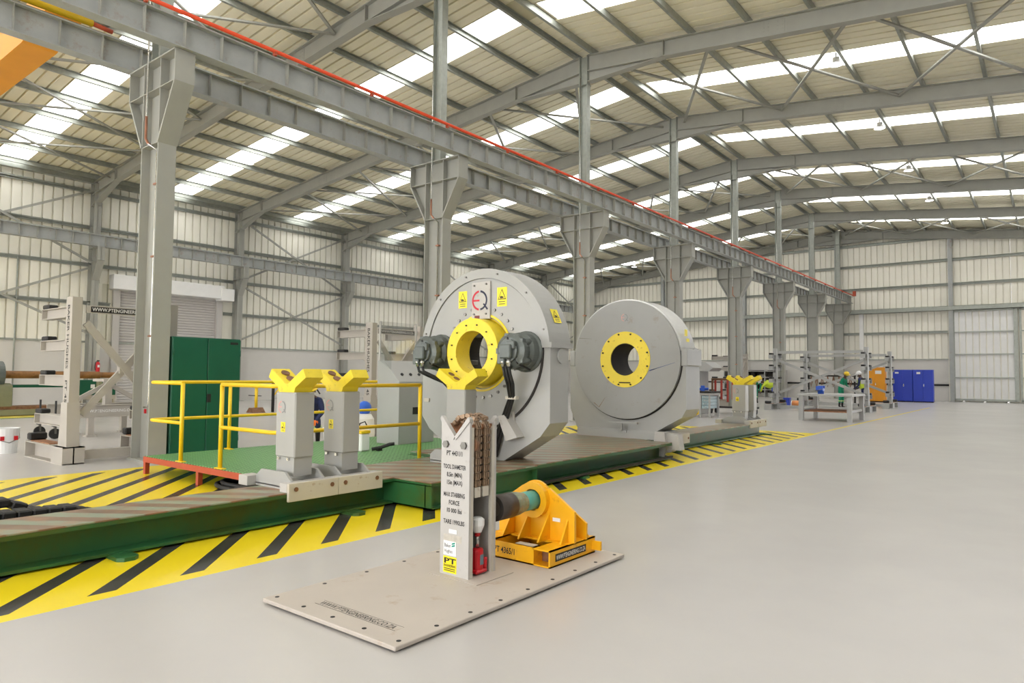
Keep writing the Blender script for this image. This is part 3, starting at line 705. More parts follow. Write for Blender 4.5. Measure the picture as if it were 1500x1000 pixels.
MB().lathe([(.43, .06), (.5, .06), (.5, .44), (.43, .44), (.43, .06)], (0, 0, ZA), (0, 1, 0), 48).build('bore_liner', M_DARK, m1)
for a in (20, 80, 140, 200, 260, 320):
    x, z = .4*math.cos(math.radians(a)), .4*math.sin(math.radians(a)); MB().box(x-.05, x+.05, .16, .3, ZA+z-.035, ZA+z+.035, .008).build('jaw', M_BOLT, m1)
pl = MB().box(-.17, .165, -.04, -.012, ZA+.46, ZA+.98, .006).build('logo_plate', M_LGREY, m1)
eq_logo((-.02, -.041, ZA+.72), XP, ZP, .14, pl); bolts('plate_bolt', pl, .0, 1, -.04, .014, (-.12, ZA+.93), M_BOLT)
for x, z in ((.1, ZA+.94), (-.12, ZA+.53), (.1, ZA+.53)): bolts('plate_bolt', pl, 0, 1, -.04, .014, (x, z), M_BOLT)
MB().box(-.11, -.02, -.043, -.039, ZA+.46, ZA+.51).build('red_tag', mat('dull_red', sr(120, 60, 60), .6), pl)
warn((-.44, -.013, ZA+.63), XP, ZP, .16, .24, m1); warn((.27, -.013, ZA+.62), XP, ZP, .17, .26, m1)
_a = math.radians(24); warn((1.166*math.cos(_a)+math.sin(_a)*.1, .16, ZA+1.166*math.sin(_a)-math.cos(_a)*.1), YP, V((-math.sin(_a), 0, math.cos(_a))), .16, .2, m1)
MB().cyl((1.15, .25, ZA-.05), (1.17, .25, ZA-.05), .1, n=20).build('side_cover', M_MACH, m1)
MB().box(-1.1, -1.0, -.02, -.005, .74, .79).build('label_plate', M_PUTTY, m1)
def motor(x, flip):
    mt = MB().lathe([(0, 0), (.27, 0), (.27, -.03), (.245, -.05), (.245, -.16), (.2, -.2), (.2, -.26), (.225, -.27), (.225, -.34), (.17, -.37), (0, -.37)], (x, -.012, ZA), (0, 1, 0), 24, False).build('hydraulic_motor', M_MOTOR, m1)
    for k in range(5):
        a = math.radians(90+72*k+18); cx_, cz_ = x+.2*math.cos(a), ZA+.2*math.sin(a); q = MB()
        q.cyl((cx_, -.16, cz_), (cx_, -.3, cz_), .045, n=8); q.box(cx_-.035, cx_+.035, -.36, -.3, cz_-.035, cz_+.035); q.build('cylinder_lug', M_MOTOR, mt)
    q = MB(); q.cyl((x, -.37, ZA), (x, -.42, ZA), .15, n=10); q.box(x-.09, x+.09, -.48, -.4, ZA-.1, ZA+.08, .015); q.box(x-.14, x-.02, -.46, -.38, ZA-.17, ZA-.03, .01); q.box(x+.0, x+.13, -.45, -.38, ZA+.02, ZA+.12, .01); q.build('distributor_block', M_MOTOR, mt)
    q = MB()
    for k in range(10): a = math.radians(36*k); q.cyl((x+.19*math.cos(a), -.34, ZA+.19*math.sin(a)), (x+.19*math.cos(a), -.365, ZA+.19*math.sin(a)), .016, n=6)
    q.build('cap_bolt', M_BOLT, mt)
    q = MB()
    for dx in (-.06, .03): q.cyl((x+dx, -.43, ZA-.1), (x+dx, -.43, ZA-.2), .026, n=8); q.cyl((x+dx, -.43, ZA-.13), (x+dx, -.43, ZA-.16), .036, n=6)
    q.build('hose_fitting', M_SILV, mt)
    if flip > 0:
        for i, dx in enumerate((-.06, -.02, .03)):
            MB().tube([(x+dx, -.43, ZA-.19), (x+dx+.02, -.42, ZA-.3), (x+dx+.02, -.36, ZA-.42), (x-.07+dx*.7, -.22, ZA-.6), (x-.3+dx, -.1, ZA-.95), (x-.42+dx, -.06, ZA-1.15), (x-.5+dx, -.05, ZA-1.4)], .02, 8).build('hose', M_BLK, mt)
        for f, w_ in ((.62, .09),): MB().box(x-.17, x+.0, -.24, -.17, ZA-.62, ZA-.58).build('hose_clamp', M_PUTTY, mt)
    else:
        for i, dx in enumerate((-.06, .03)):
            MB().tube([(x+dx, -.43, ZA-.19), (x+dx+.02, -.42, ZA-.27), (x+dx+.12, -.34, ZA-.33), (x+.24+dx, -.16, ZA-.42), (x+.42+dx*.3, -.1, ZA-.62), (x+.6, -.08, ZA-.9)], .02, 8).build('hose', M_BLK, mt)
    MB().tube([(x-.03, -.38, ZA+.17), (x+.02, -.43, ZA+.05), (x+.12, -.36, ZA-.16), (x+.2, -.2, ZA-.24)], .013, 6).build('drain_hose', M_BLK, mt)
motor(.78, 1); motor(-.76, -1)
q = MB(); q.prism([(.42, .6), (.56, .28), (.75, .34), (.53, .62)], 'y', -.16, -.0); q.build('wedge_cover', M_LGREY, m1); MB().box(.56, .6, -.03, 0, .35, .66).build('cover_bracket', M_LGREY, m1)
# ---- plain ring machine
m2 = thing('ring_machine', 'grey ring machine with large plain disc and flat yellow ring', 'machine', (-6.24, 11.36, .3))
out = [(.6, .14), (1.1, .42), (1.18, .56), (1.18, 1.58), (.95, 1.6)]+arc_pts(1.0, 20, 160, 20, (0, ZA))+[(-.95, 1.6), (-1.24, 1.58), (-1.24, .5), (-1.08, .14)]
mb = MB(); radial_plate(mb, out, (0, ZA), .45, .03, .62); mb.build('housing', M_MACH, m2)
MB().lathe([(.3, -.03), (1.1, -.03), (1.1, .05), (.3, .05), (.3, -.03)], (0, 0, ZA), (0, 1, 0), 80).build('front_disc', M_MACHW, m2)
mb = MB(); o_ = arc_pts(1.125, 8, 172, 40, (0, ZA)); i_ = arc_pts(1.04, 172, 8, 40, (0, ZA)); n_ = len(o_)
for k in range(n_-1):
    a, b = o_[k], o_[k+1]; d, c = i_[n_-1-k], i_[n_-2-k]
    mb.add([(p[0], y, p[1]) for y in (.0, .6) for p in (a, b, c, d)], [[0, 1, 2, 3], [7, 6, 5, 4], [0, 4, 5, 1], [2, 6, 7, 3]])
hood2 = mb.build('hood', mat('hood_silver', sr(190, 190, 186), .3, .3, var=.05, scale=4), m2)
MB().box(1.1, 1.17, .02, .6, ZA+.02, ZA+.2).build('hood_skirt', M_MACH, hood2)
mb = MB()
for k in range(90):
    a0, a1 = math.radians(-178+k*184/90), math.radians(-178+(k+1)*184/90)
    mb.add([(q*math.cos(a), y, ZA+q*math.sin(a)) for y in (.024, .03) for q, a in ((1.09, a0), (1.125, a0), (1.125, a1), (1.09, a1))], [[0, 1, 2, 3], [4, 7, 6, 5], [0, 4, 5, 1], [1, 5, 6, 2], [2, 6, 7, 3], [3, 7, 4, 0]])
mb.build('edge_slot', M_DARK, m2)
y2 = MB().lathe([(.3, -.04), (.52, -.04), (.52, .0), (.3, .0), (.3, -.04)], (0, 0, ZA), (0, 1, 0), 64).build('yellow_ring', M_RINGY, m2)
bolts('ring_bolt', y2, .48, 12, -.04, .016, (0, ZA), M_DARK, 15)
MB().box(-.12, .12, -.044, -.038, ZA-.44, ZA-.42).build('slot', M_DARK, y2)
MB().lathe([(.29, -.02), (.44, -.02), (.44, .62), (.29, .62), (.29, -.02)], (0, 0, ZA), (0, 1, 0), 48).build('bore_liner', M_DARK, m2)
eq_logo((-.01, -.031, ZA+.78), XP, ZP, .07, m2, True)
for s, x in ((1, 1.12), (-1, -1.22)):
    MB().box(x-.02, x+.1, .0, .62, ZA-.12, ZA+.18, .01).build('shoulder_block', M_MACH, m2)
MB().cyl((1.18, .4, ZA+.1), (1.2, .4, ZA+.1), .11, n=20).build('side_cover', M_MACH, m2)
for dy, dz in ((.2, .42), (.28, .26)): quad('warning_sticker', (1.125*math.cos(math.radians(20))+.02, dy, ZA+dz), YP, ZP, .12, .12, mat('sticker_yellow', (1, 1, 0)), m2)
for x0, z0, x1, z1, w, c in ((.52, -.2, 1.0, -.06, .012, (70, 84, 130)), (.5, -.205, .66, -.16, .02, (70, 84, 130)), (-1.0, .42, -.72, .4, .008, (110, 104, 92)), (-.55, -.9, -.42, -.72, .01, (120, 84, 50)), (-.66, -.82, -.55, -.9, .012, (130, 100, 66)), (-.05, -.34, .18, -.32, .012, (90, 120, 110))):
    d_ = V((x1-x0, 0, z1-z0)); n_ = V((-d_.z, 0, d_.x)).normalized()*w/2; p0, p1 = V((x0, -.0315, ZA+z0)), V((x1, -.0315, ZA+z1)); MB().add([p0-n_, p1-n_*.4, p1+n_*.4, p0+n_], [[0, 1, 2, 3]]).build('scuff_mark', mat('scuff_%d_%d' % (c[0], c[2]), sr(*c), .6), m2)
bc = MB(); bc.box(-1.02, .74, -.06, .66, .0, .13); bc.box(-1.02, .74, -.03, .64, .13, .15); bc.build('base_channel', M_MACH, m2)
q = MB(); q.box(-.32, .28, -.09, -.05, .27, .3); q.box(-.06, -.03, -.08, -.05, .12, .28); q.box(-.08, .05, -.08, -.02, .1, .14); q.build('latch_handle', M_MACH, m2)
q = MB(); q.box(.72, .98, .0, .5, -.02, .12); bk = q.build('side_bracket', M_LGREY, m2)
MB().prism([(.70, .17), (.88, .17), (.92, -.1), (.86, -.28), (.74, -.285), (.66, -.22)], 'y', -.22, -.17).build('cheek_plate', M_LGREY, bk)
MB().prism([(.8, .16), (1.1, .13), (1.14, -.14), (.83, -.14)], 'y', -.14, .05).build('roller_cover', M_LGREY, bk)
MB().cyl((.76, -.2, -.18), (.76, .1, -.18), .055, n=16).build('roller', M_LGREY, bk); MB().cyl((.9, -.08, -.14), (.9, .12, -.14), .06, n=16).build('roller', M_LGREY, bk)
MB().box(.98, 1.02, .06, .55, -.06, .12, .004).build('end_plate', M_PUTTY, bk)
for yy in (.13, .48): MB().cyl((1.02, yy, .03), (1.03, yy, .03), .02, n=8).build('bolt', M_RUST, bk)
MB().prism([(.62, .16), (1.14, .46), (1.14, .56), (.6, .22)], 'y', .64, .68).build('yellow_guard', M_YEL, m2)

# ================================================================== STEEL BASE PLATE, CHAIN STAND, TUBE HOLDER
bp = thing('floor_plate', 'large flat light grey steel plate lying on the floor', 'steel plate', (-3.31, 3.7, 0))
MB().box(-.61, .61, -1.22, 1.2, .012, .036, .004).build('plate', M_PLATE, bp)
for x, y in ((-.5, -1.1), (.5, -1.1), (-.5, 1.1), (.5, 1.1), (0, 0)): MB().box(x-.06, x+.06, y-.06, y+.06, 0, .013).build('shim_pad', M_DARK, bp)
hm = MB().cyl((0, 0, .036), (0, 0, .0375), .014, n=12).mesh('bolt_hole'); hm.materials.append(M_INK)
for x in (-.56, .56):
    for k in range(9 if x > 0 else 7):
        o = link('bolt_hole', hm, None, bp); o.location = (x, -1.15+k*(2.28/8 if x > 0 else .36), 0)
for x in (-.28, 0, .28): o = link('bolt_hole', hm, None, bp); o.location = (x, -1.15, 0)
nm = quad('name_strip', (-.28, -1.07, .0365), XP, YP, .72, .07, M_PLATE, bp, .0006)
for a in (0, .068): quad('strip_border', (-.28, -1.07+a, .0368), XP, YP, .72, .003, M_INK, nm, .0005)
text('WWW.PTENGINEERING.CO.ZA', (-.26, -1.058, .0376), XP, YP, .046, M_INK, nm, width=.67, bold=.01)
ps = thing('chain_stand', 'light grey steel post stand with chains, lettering and a V notched top', 'stand', (-3.315, 3.725, .0365))
V_ = [(-.135, 0), (.135, 0), (.135, 1.09), (.115, 1.105), (0, .975), (-.115, 1.105), (-.135, 1.09)]
for y, nm_ in ((-.145, 'front_plate'), (.125, 'back_plate')): MB().prism(V_, 'y', y, y+.02).build(nm_, M_LGREY, ps)
q = MB(); q.box(-.135, -.115, -.125, .125, 0, 1.06); q.build('side_plate', M_LGREY, ps)
for y in (-.125, .1): MB().box(.105, .135, y, y+.025, .0, 1.04).build('edge_strip', M_PUTTY, ps)
for s in (-1, 1):
    for y in (-.155, .12): MB().prism([(s*.0, .975), (s*.125, 1.115), (s*.14, 1.1), (s*.14, 1.085), (s*.01, .95)], 'y', y, y+.035).build('notch_rim', M_LGREY, ps)
MB().box(-.115, .1, -.12, .12, .62, .66).build('shelf_plate', M_DARK, ps); MB().box(-.11, -.1, -.12, .12, .0, 1.0).build('inner_dark_sheet', M_DARK, ps)  # thin dark sheet along the inner face of the side plate
MB().box(-.2, .26, -.2, .2, 0, .004).build('foot_plate', M_PLATE, ps)
for x in (-.085, .085): MB().cyl((x, -.145, .915), (x, -.162, .915), .027, n=6).build('bolt', M_BOLT, ps)
wd = MB(); wd.box(-.1, .1, -.12, .12, .93, .965); 
for x in (-.07, .07): wd.prism([(x-.05, .97), (x+.05, .97+(.0 if x < 0 else .06)), (x+.05, 1.0+(0 if x < 0 else .06)), (x-.05, 1.0+(.06 if x < 0 else 0))], 'y', -.11, .11)
wd.build('wood_pad', M_WOOD, ps)
lk = MB(); lk.box(-.019, .019, -.028, -.016, -.014, .014); lk.box(-.019, .019, .016, .028, -.014, .014); lk.box(-.019, .019, -.006, .006, -.014, .014)
for x in (-.024, .024): lk.cyl((x, -.024, 0), (x, .024, 0), .006, n=8)
lk = lk.mesh('chain_link'); lk.materials.append(M_CHAIN)
for yc_ in (-.05, .04):
    path = [(-.1, 1.04), (-.04, 1.1), (.04, 1.12), (.1, 1.1), (.125, 1.04), (.125, .95), (.12, .62)]
    L = [math.hypot(path[i+1][0]-path[i][0], path[i+1][1]-path[i][1]) for i in range(len(path)-1)]; T = sum(L); n = int(T/.048)
    cg = MB().box(.1, .13, yc_-.03, yc_+.03, .55, .62).build('chain_anchor', M_PUTTY, ps)
    for k in range(n):
        s = (k+.5)*T/n; i = 0
        while i < len(L)-1 and s > L[i]: s -= L[i]; i += 1
        f = s/L[i]; p = V((path[i][0]+(path[i+1][0]-path[i][0])*f, yc_, path[i][1]+(path[i+1][1]-path[i][1])*f)); an = math.atan2(path[i+1][1]-path[i][1], path[i+1][0]-path[i][0])
        o = link('chain_link', lk, None, ps); o.location = p; o.rotation_euler = (0, -an, 0)
MB().cyl((.1, -.09, .915), (.1, -.06, .915), .05, n=16).build('sprocket', M_RUST, ps)
for z, w, h, s in ((.838, .15, .033, 'PT 4431/1'), (.745, .215, .03, 'TOOL DIAMETER'), (.69, .145, .03, '8.5in (MIN)'), (.635, .145, .03, '15in (MAX)'), (.55, .2, .03, 'MAX STABBING'), (.495, .1, .03, 'FORCE'), (.44, .14, .03, '10 000 lbs'), (.36, .2, .03, 'TARE 1990LBS')):
    text(s, (-.005, -.1462, z), XP, ZP, h, M_INK, ps, width=w, align='CENTER', bold=.022)
quad('asset_tag', (-.05, -.1452, .295), XP, ZP, .075, .028, M_WHITE, ps)
quad('rating_plate', (-.1, -.1452, .235), XP, ZP, .17, .05, mat('rating_plate', sr(186, 180, 168), .4, var=.1, scale=40), ps, .001)
lb = quad('maker_sticker', (-.1, -.1452, .14), XP, ZP, .12, .1, M_WHITE, ps)
text('Baker', (-.092, -.1482, .196), XP, ZP, .026, M_INK, lb, width=.062); text('Hughes', (-.092, -.1482, .158), XP, ZP, .026, M_INK, lb, width=.078)
for i, d in enumerate((0, .016)): MB().add([(-.022+.0, -.148, .2+d), (.008, -.148, .208+d), (.012, -.148, .216+d), (.006, -.148, .22+d), (-.018, -.148, .212+d)], [[0, 1, 2, 3, 4]]).build('logo_mark', mat('logo_teal', sr(20, 150, 130), .4), lb)
py = quad('supplier_sticker', (-.1, -.1452, .02), XP, ZP, .125, .112, mat('sticker_yellow', (1, 1, 0)), ps)
text('PT', (-.094, -.1482, .085), XP, ZP, .036, M_INK, py, width=.112, bold=.03); text('ENGINEERING', (-.094, -.1482, .06), XP, ZP, .018, M_INK, py, width=.112, bold=.015)
for z in (.045, .032): MB().add([(-.092, -.148, z), (.015, -.148, z), (.015, -.148, z+.006), (-.092, -.148, z+.006)], [[0, 1, 2, 3]]).build('print_line', M_INK, py)
jk = thing('bottle_jack', 'red hydraulic bottle jack standing inside the chain stand', 'jack', (-3.235, 3.735, .05))
MB().box(-.05, .05, -.06, .06, 0, .025, .008).build('base', M_SIGR, jk); MB().lathe([(.0, .02), (.045, .02), (.045, .15), (.04, .165), (.02, .17), (0, .17)], (0, 0, 0), (0, 0, 1), 16).build('cylinder', M_SIGR, jk)
MB().cyl((0, 0, .17), (0, 0, .27), .014, n=10).build('ram', M_SILV, jk); MB().cyl((0, 0, .255), (0, 0, .28), .02, n=10).build('ram_head', M_SIGR, jk); MB().cyl((.03, .05, .02), (.03, .05, .1), .016, n=8).build('pump', M_SIGR, jk)
quad('label', (.0455, -.02, .06), YP, ZP, .035, .07, mat('label_blue_grey', sr(110, 130, 140), .4), jk)
MB().lathe([(.0, .28), (.03, .28), (.05, .33), (.05, .37), (.03, .385), (0, .385)], (0, 0, 0), (0, 0, 1), 16).build('white_cap', M_WHITE, jk)
# ---- yellow tube holder
th = thing('tube_holder', 'orange yellow steel bracket base holding a short tube through its bearing plate', 'bracket', (-3.27, 4.48, .0375))
for s in (-1, 1):
    q = MB(); x0, x1 = (.2, .36) if s > 0 else (-.36, -.2)
    for A in ((x0, x0+.012, -.31, .32, 0, .125), (x1-.012, x1, -.31, .32, 0, .125), (x0, x1, -.31, .32, 0, .01), (x0, x1, -.31, .32, .115, .125)): q.box(*A)
    fp_ = q.build('fork_pocket', M_ORY, th)
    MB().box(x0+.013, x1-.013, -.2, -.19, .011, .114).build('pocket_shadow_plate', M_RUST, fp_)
q = MB(); q.box(-.2, .2, -.31, -.295, 0, .125); q.box(-.2, .2, -.31, -.2, .0, .01); q.build('front_beam', M_ORY, th); MB().box(-.2, .2, .2, .32, 0, .12).build('rear_beam', M_ORY, th)
MB().box(-.36, .36, -.06, .2, .115, .128).build('top_plate', M_ORY, th)
MB().prism([(-.37, .125), (.37, .125), (.37, .36), (.13, .52)]+arc_pts(.15, 35, 145, 10, (0, .42))+[(-.13, .52), (-.37, .36)], 'y', -.0, .025).build('bearing_plate', M_ORY, th)
MB().prism([(-.37, .125), (.37, .125), (.37, .25), (.2, .36), (-.2, .36), (-.37, .25)], 'y', .17, .19).build('rear_plate', M_ORY, th)
for x in (-.22, -.06, .13): MB().prism([(-.16, .125), (0, .125), (0, .34)], 'x', x, x+.014).build('rib', M_ORY, th)
MB().prism([(-.1, .125), (0, .125), (0, .3)], 'x', .3, .314).build('rib', M_ORY, th); MB().prism([(.19, .125), (.29, .125), (.19, .25)], 'x', .3, .32).build('rib', M_ORY, th)
MB().lathe([(.085, -.05), (.14, -.05), (.14, .03), (.085, .03), (.085, -.05)], (0, 0, .42), (0, 1, 0), 32).build('bearing_collar', M_ORY, th)
tb = MB().cyl((0, -.3, .42), (0, .1, .42), .075, n=24).build('tube', M_TEAL, th)
MB().cyl((0, -.52, .42), (0, -.33, .42), .095, n=24).build('tube_end', mat('dark_tube', sr(74, 66, 60), .45, .3, var=.2, scale=14), tb); MB().lathe([(.075, -.18), (.078, -.2), (.09, -.26), (.095, -.34), (.07, -.34), (.07, -.18)], (0, 0, .42), (0, 1, 0), 24).build('tube_shoulder', mat('mottled_tube', sr(132, 140, 116), .5, var=.3, scale=20, dirt=sr(170, 120, 70), dirt_amt=.3, dirt_scale=25), tb)
MB().lathe([(.06, -.522), (.094, -.522), (.094, -.515), (.06, -.515)], (0, 0, .42), (0, 1, 0), 24).build('tube_rim', M_DARK, tb)
text('PT 4365/1', (-.17, -.3112, .045), XP, ZP, .045, M_INK, th, width=.2, bold=.015)
lb2 = quad('web_strip', (.3605, -.24, .035), YP, ZP, .42, .055, M_INK, th); text('WWW.PTENGINEERING.CO.ZA', (.363, -.23, .046), YP, ZP, .033, M_WHITE, lb2, width=.4, bold=.012)
quad('asset_tag', (.17, -.002, .27), XP, ZP, .07, .028, M_WHITE, th); quad('pale_label', (.02, -.29, .1285), XP, YP, .17, .07, M_PUTTY, th, .001)
MB().box(.36, .44, .27, .29, .03, .1).build('lifting_tab', M_ORY, th)
# ================================================================== OPERATOR PLATFORM
def grate_mat():
    m = bpy.data.materials.new('green_grating'); m.use_nodes = True; nt = m.node_tree; b = nt.nodes['Principled BSDF']
    g = _n(nt, 'ShaderNodeNewGeometry'); mp = _n(nt, 'ShaderNodeMapping'); mp.inputs['Scale'].default_value = (14, 14, 14); nt.links.new(g.outputs['Position'], mp.inputs['Vector'])
    br = _n(nt, 'ShaderNodeTexBrick'); br.offset = 0; br.inputs['Scale'].default_value = 1; br.inputs['Mortar Size'].default_value = .16; br.inputs['Brick Width'].default_value = 1; br.inputs['Row Height'].default_value = 1
    br.inputs['Color1'].default_value = sr(48, 96, 48)+(1,); br.inputs['Color2'].default_value = sr(56, 106, 54)+(1,); br.inputs['Mortar'].default_value = sr(124, 180, 112)+(1,)
    nt.links.new(mp.outputs[0], br.inputs['Vector']); nt.links.new(br.outputs['Color'], b.inputs['Base Color'])
    bp_ = _n(nt, 'ShaderNodeBump'); bp_.inputs['Distance'].default_value = .01; nt.links.new(br.outputs['Fac'], bp_.inputs['Height']); nt.links.new(bp_.outputs[0], b.inputs['Normal'])
    b.inputs['Roughness'].default_value = .5; return m
pf = thing('operator_platform', 'low platform of green grating on a red oxide frame beside the skid', 'platform', (-8.5, 6.8, 0))
def pw(x, y): return (x+8.5, y-6.8)
(a, c), (b, d) = pw(-10.12, 4.48), pw(-6.86, 9.3)
MB().prism([(a, c), (pw(-7.3, 0)[0], c), (b, pw(0, 5.2)[1]), (b, pw(0, 7.1)[1]), (pw(-7.54, 0)[0], pw(0, 7.1)[1]), (pw(-7.54, 0)[0], d), (a, d)], 'z', .215, .25).build('grating', grate_mat(), pf)
for p, q in (((-10.12, 4.48), (-7.3, 4.48)), ((-10.12, 4.48), (-10.12, 9.3)), ((-10.12, 9.3), (-7.54, 9.3)), ((-7.3, 4.48), (-6.86, 5.2))):
    (x0, y0), (x1, y1) = pw(*p), pw(*q); MB().beam((x0, y0, .205), (x1, y1, .205), .04, .075).build('edge_frame', M_RED, pf)
for x, y in ((-10.1, 4.5), (-8.62, 4.5), (-7.32, 4.5), (-10.1, 7), (-10.1, 9.28), (-7.6, 9.28), (-8.6, 9.28)):
    x, y = pw(x, y); MB().box(x-.03, x+.03, y-.03, y+.03, 0, .17).build('leg', M_RED, pf)
def rail(label, top, mids, posts):
    t = thing('guard_rail', label, 'railing', (posts[0][0], posts[0][1], .25)); o = V((posts[0][0], posts[0][1], .25))
    def pth(z): 
        P = [V((x, y, z))-o for x, y in top]; out_ = [P[0]]
        for i in range(1, len(P)-1):
            a_, b_ = (P[i-1]-P[i]).normalized(), (P[i+1]-P[i]).normalized(); r = .14
            for k in range(7): s = k/6; out_.append(P[i]+a_*r*(1-s)**2+b_*r*s**2)
        return out_+[P[-1]]
    MB().tube(pth(1.29), .026, 10).build('top_rail', M_YEL, t); MB().tube(pth(.76), .024, 10).build('mid_rail', M_YEL, t)
    for x, y in posts:
        MB().tube([V((x, y, .25))-o, V((x, y, 1.29))-o], .027, 10).build('post', M_YEL, t)
        MB().box(x-.09-o.x, x+.09-o.x, y-.03-o.y, y+.03-o.y, -.0, .012).build('foot', M_YEL, t)
rail('yellow tube guard rail along the platform side next to the green cabinet', [(-9.12, 4.5), (-10.08, 4.5), (-10.08, 9.25), (-9.7, 9.25)], 0, [(-9.12, 4.5), (-10.08, 5.72), (-10.08, 7.6), (-10.08, 9.1)])
rail('yellow tube guard rail between the platform and the two post stands', [(-8.12, 4.5), (-6.92, 4.5), (-6.9, 6.72)], 0, [(-8.12, 4.5), (-6.9, 6.72)])
hs = thing('hose_coil', 'black hoses coiled on the floor under the green platform edge', 'hose', (-7.97, 4.72, 0))
for k, (r, z) in enumerate(((.42, .03), (.36, .07), (.48, .035))):
    MB().tube([(r*1.1*math.cos(t*math.pi/12)+.05*k, r*.55*math.sin(t*math.pi/12), z) for t in range(25)], .028, 8).build('hose', M_BLK, hs)
# green two-door cabinet
def cupboard(name, label, loc, w, dpt, h, m, m_handle, rz=0., group=None, badge=False):
    """front faces +X, width along Y"""
    t = thing(name, label, 'cabinet', loc, rz, group)
    MB().box(-dpt, -.022, 0, w, .05, h, .006).build('carcass', m, t); MB().box(-dpt+.03, -.05, .03, w-.03, 0, .05).build('plinth', M_DARK, t)
    for k in range(2):
        d_ = MB().box(-.022, 0, k*w/2+.006, (k+1)*w/2-.006, .07, h-.02, .004).build('door', m, t)
        yy = w/2+(.05 if k else -.05)
        if k: MB().box(0, .012, yy-.05, yy+.02, h*.46, h*.53, .003).build('handle', m_handle, d_)
        for z in (.25, h-.3): MB().cyl((.004, k*(w-.03)+.015, z), (.004, k*(w-.03)+.015, z+.1), .01, n=6).build('hinge', m, d_)
    if badge: MB().box(0, .006, w-.2, w-.06, h-.1, h-.06).build('badge', M_INK, t)
    return t
cupboard('steel_cabinet', 'tall dark green two-door steel cabinet behind the platform rail', (-11.25, 5.36, 0), 1.2, .42, 2.02, M_CABG, M_INK, badge=True)
# grey control cabinet with sloping desk and clear screen
cc = thing('control_cabinet', 'grey control cabinet with sloping desk and clear screen beside the ring machine', 'control cabinet', (-8.75, 8.35, .25))
MB().box(-.45, .1, -.42, .42, 0, .98, .006).build('cabinet_body', M_MACH, cc)
MB().prism([(-.45, .98), (.1, .98), (.1, 1.06), (-.28, 1.42), (-.45, 1.42)], 'y', -.42, .42).build('sloping_desk', M_MACH, cc)
for y in (-.25, -.05, .15, .28): MB().cyl((-.03, y, 1.17), (-.01, y, 1.19), .028, n=10).build('push_button', M_INK, cc)
MB().box(.1, .105, -.1, .08, .5, .62).build('door_lock', M_INK, cc)
M_CLEAR = bpy.data.materials.new('clear_screen'); M_CLEAR.use_nodes = True; _nt = M_CLEAR.node_tree; _nt.nodes.remove(_nt.nodes['Principled BSDF'])
_a1 = _n(_nt, 'ShaderNodeBsdfTransparent'); _a2 = _n(_nt, 'ShaderNodeBsdfGlossy'); _a2.inputs['Roughness'].default_value = .08; _a3 = _n(_nt, 'ShaderNodeMixShader'); _a3.inputs[0].default_value = .12
_nt.links.new(_a1.outputs[0], _a3.inputs[1]); _nt.links.new(_a2.outputs[0], _a3.inputs[2]); _nt.links.new(_a3.outputs[0], _nt.nodes['Material Output'].inputs[0])
MB().prism([(-.4, 1.42), (-.38, 1.42), (-.38, 2.1), (-.4, 2.1)], 'y', -.42, .42).build('screen_pane', M_CLEAR, cc)
MB().prism([(-.4, 1.42), (-.1, 1.26), (-.1, 1.9), (-.4, 2.1)], 'y', -.43, -.42).build('side_pane', M_CLEAR, cc)
for y in (-.43, .42): MB().box(-.41, -.38, y-.01, y+.015, 1.42, 2.1).build('screen_post', M_LGREY, cc)
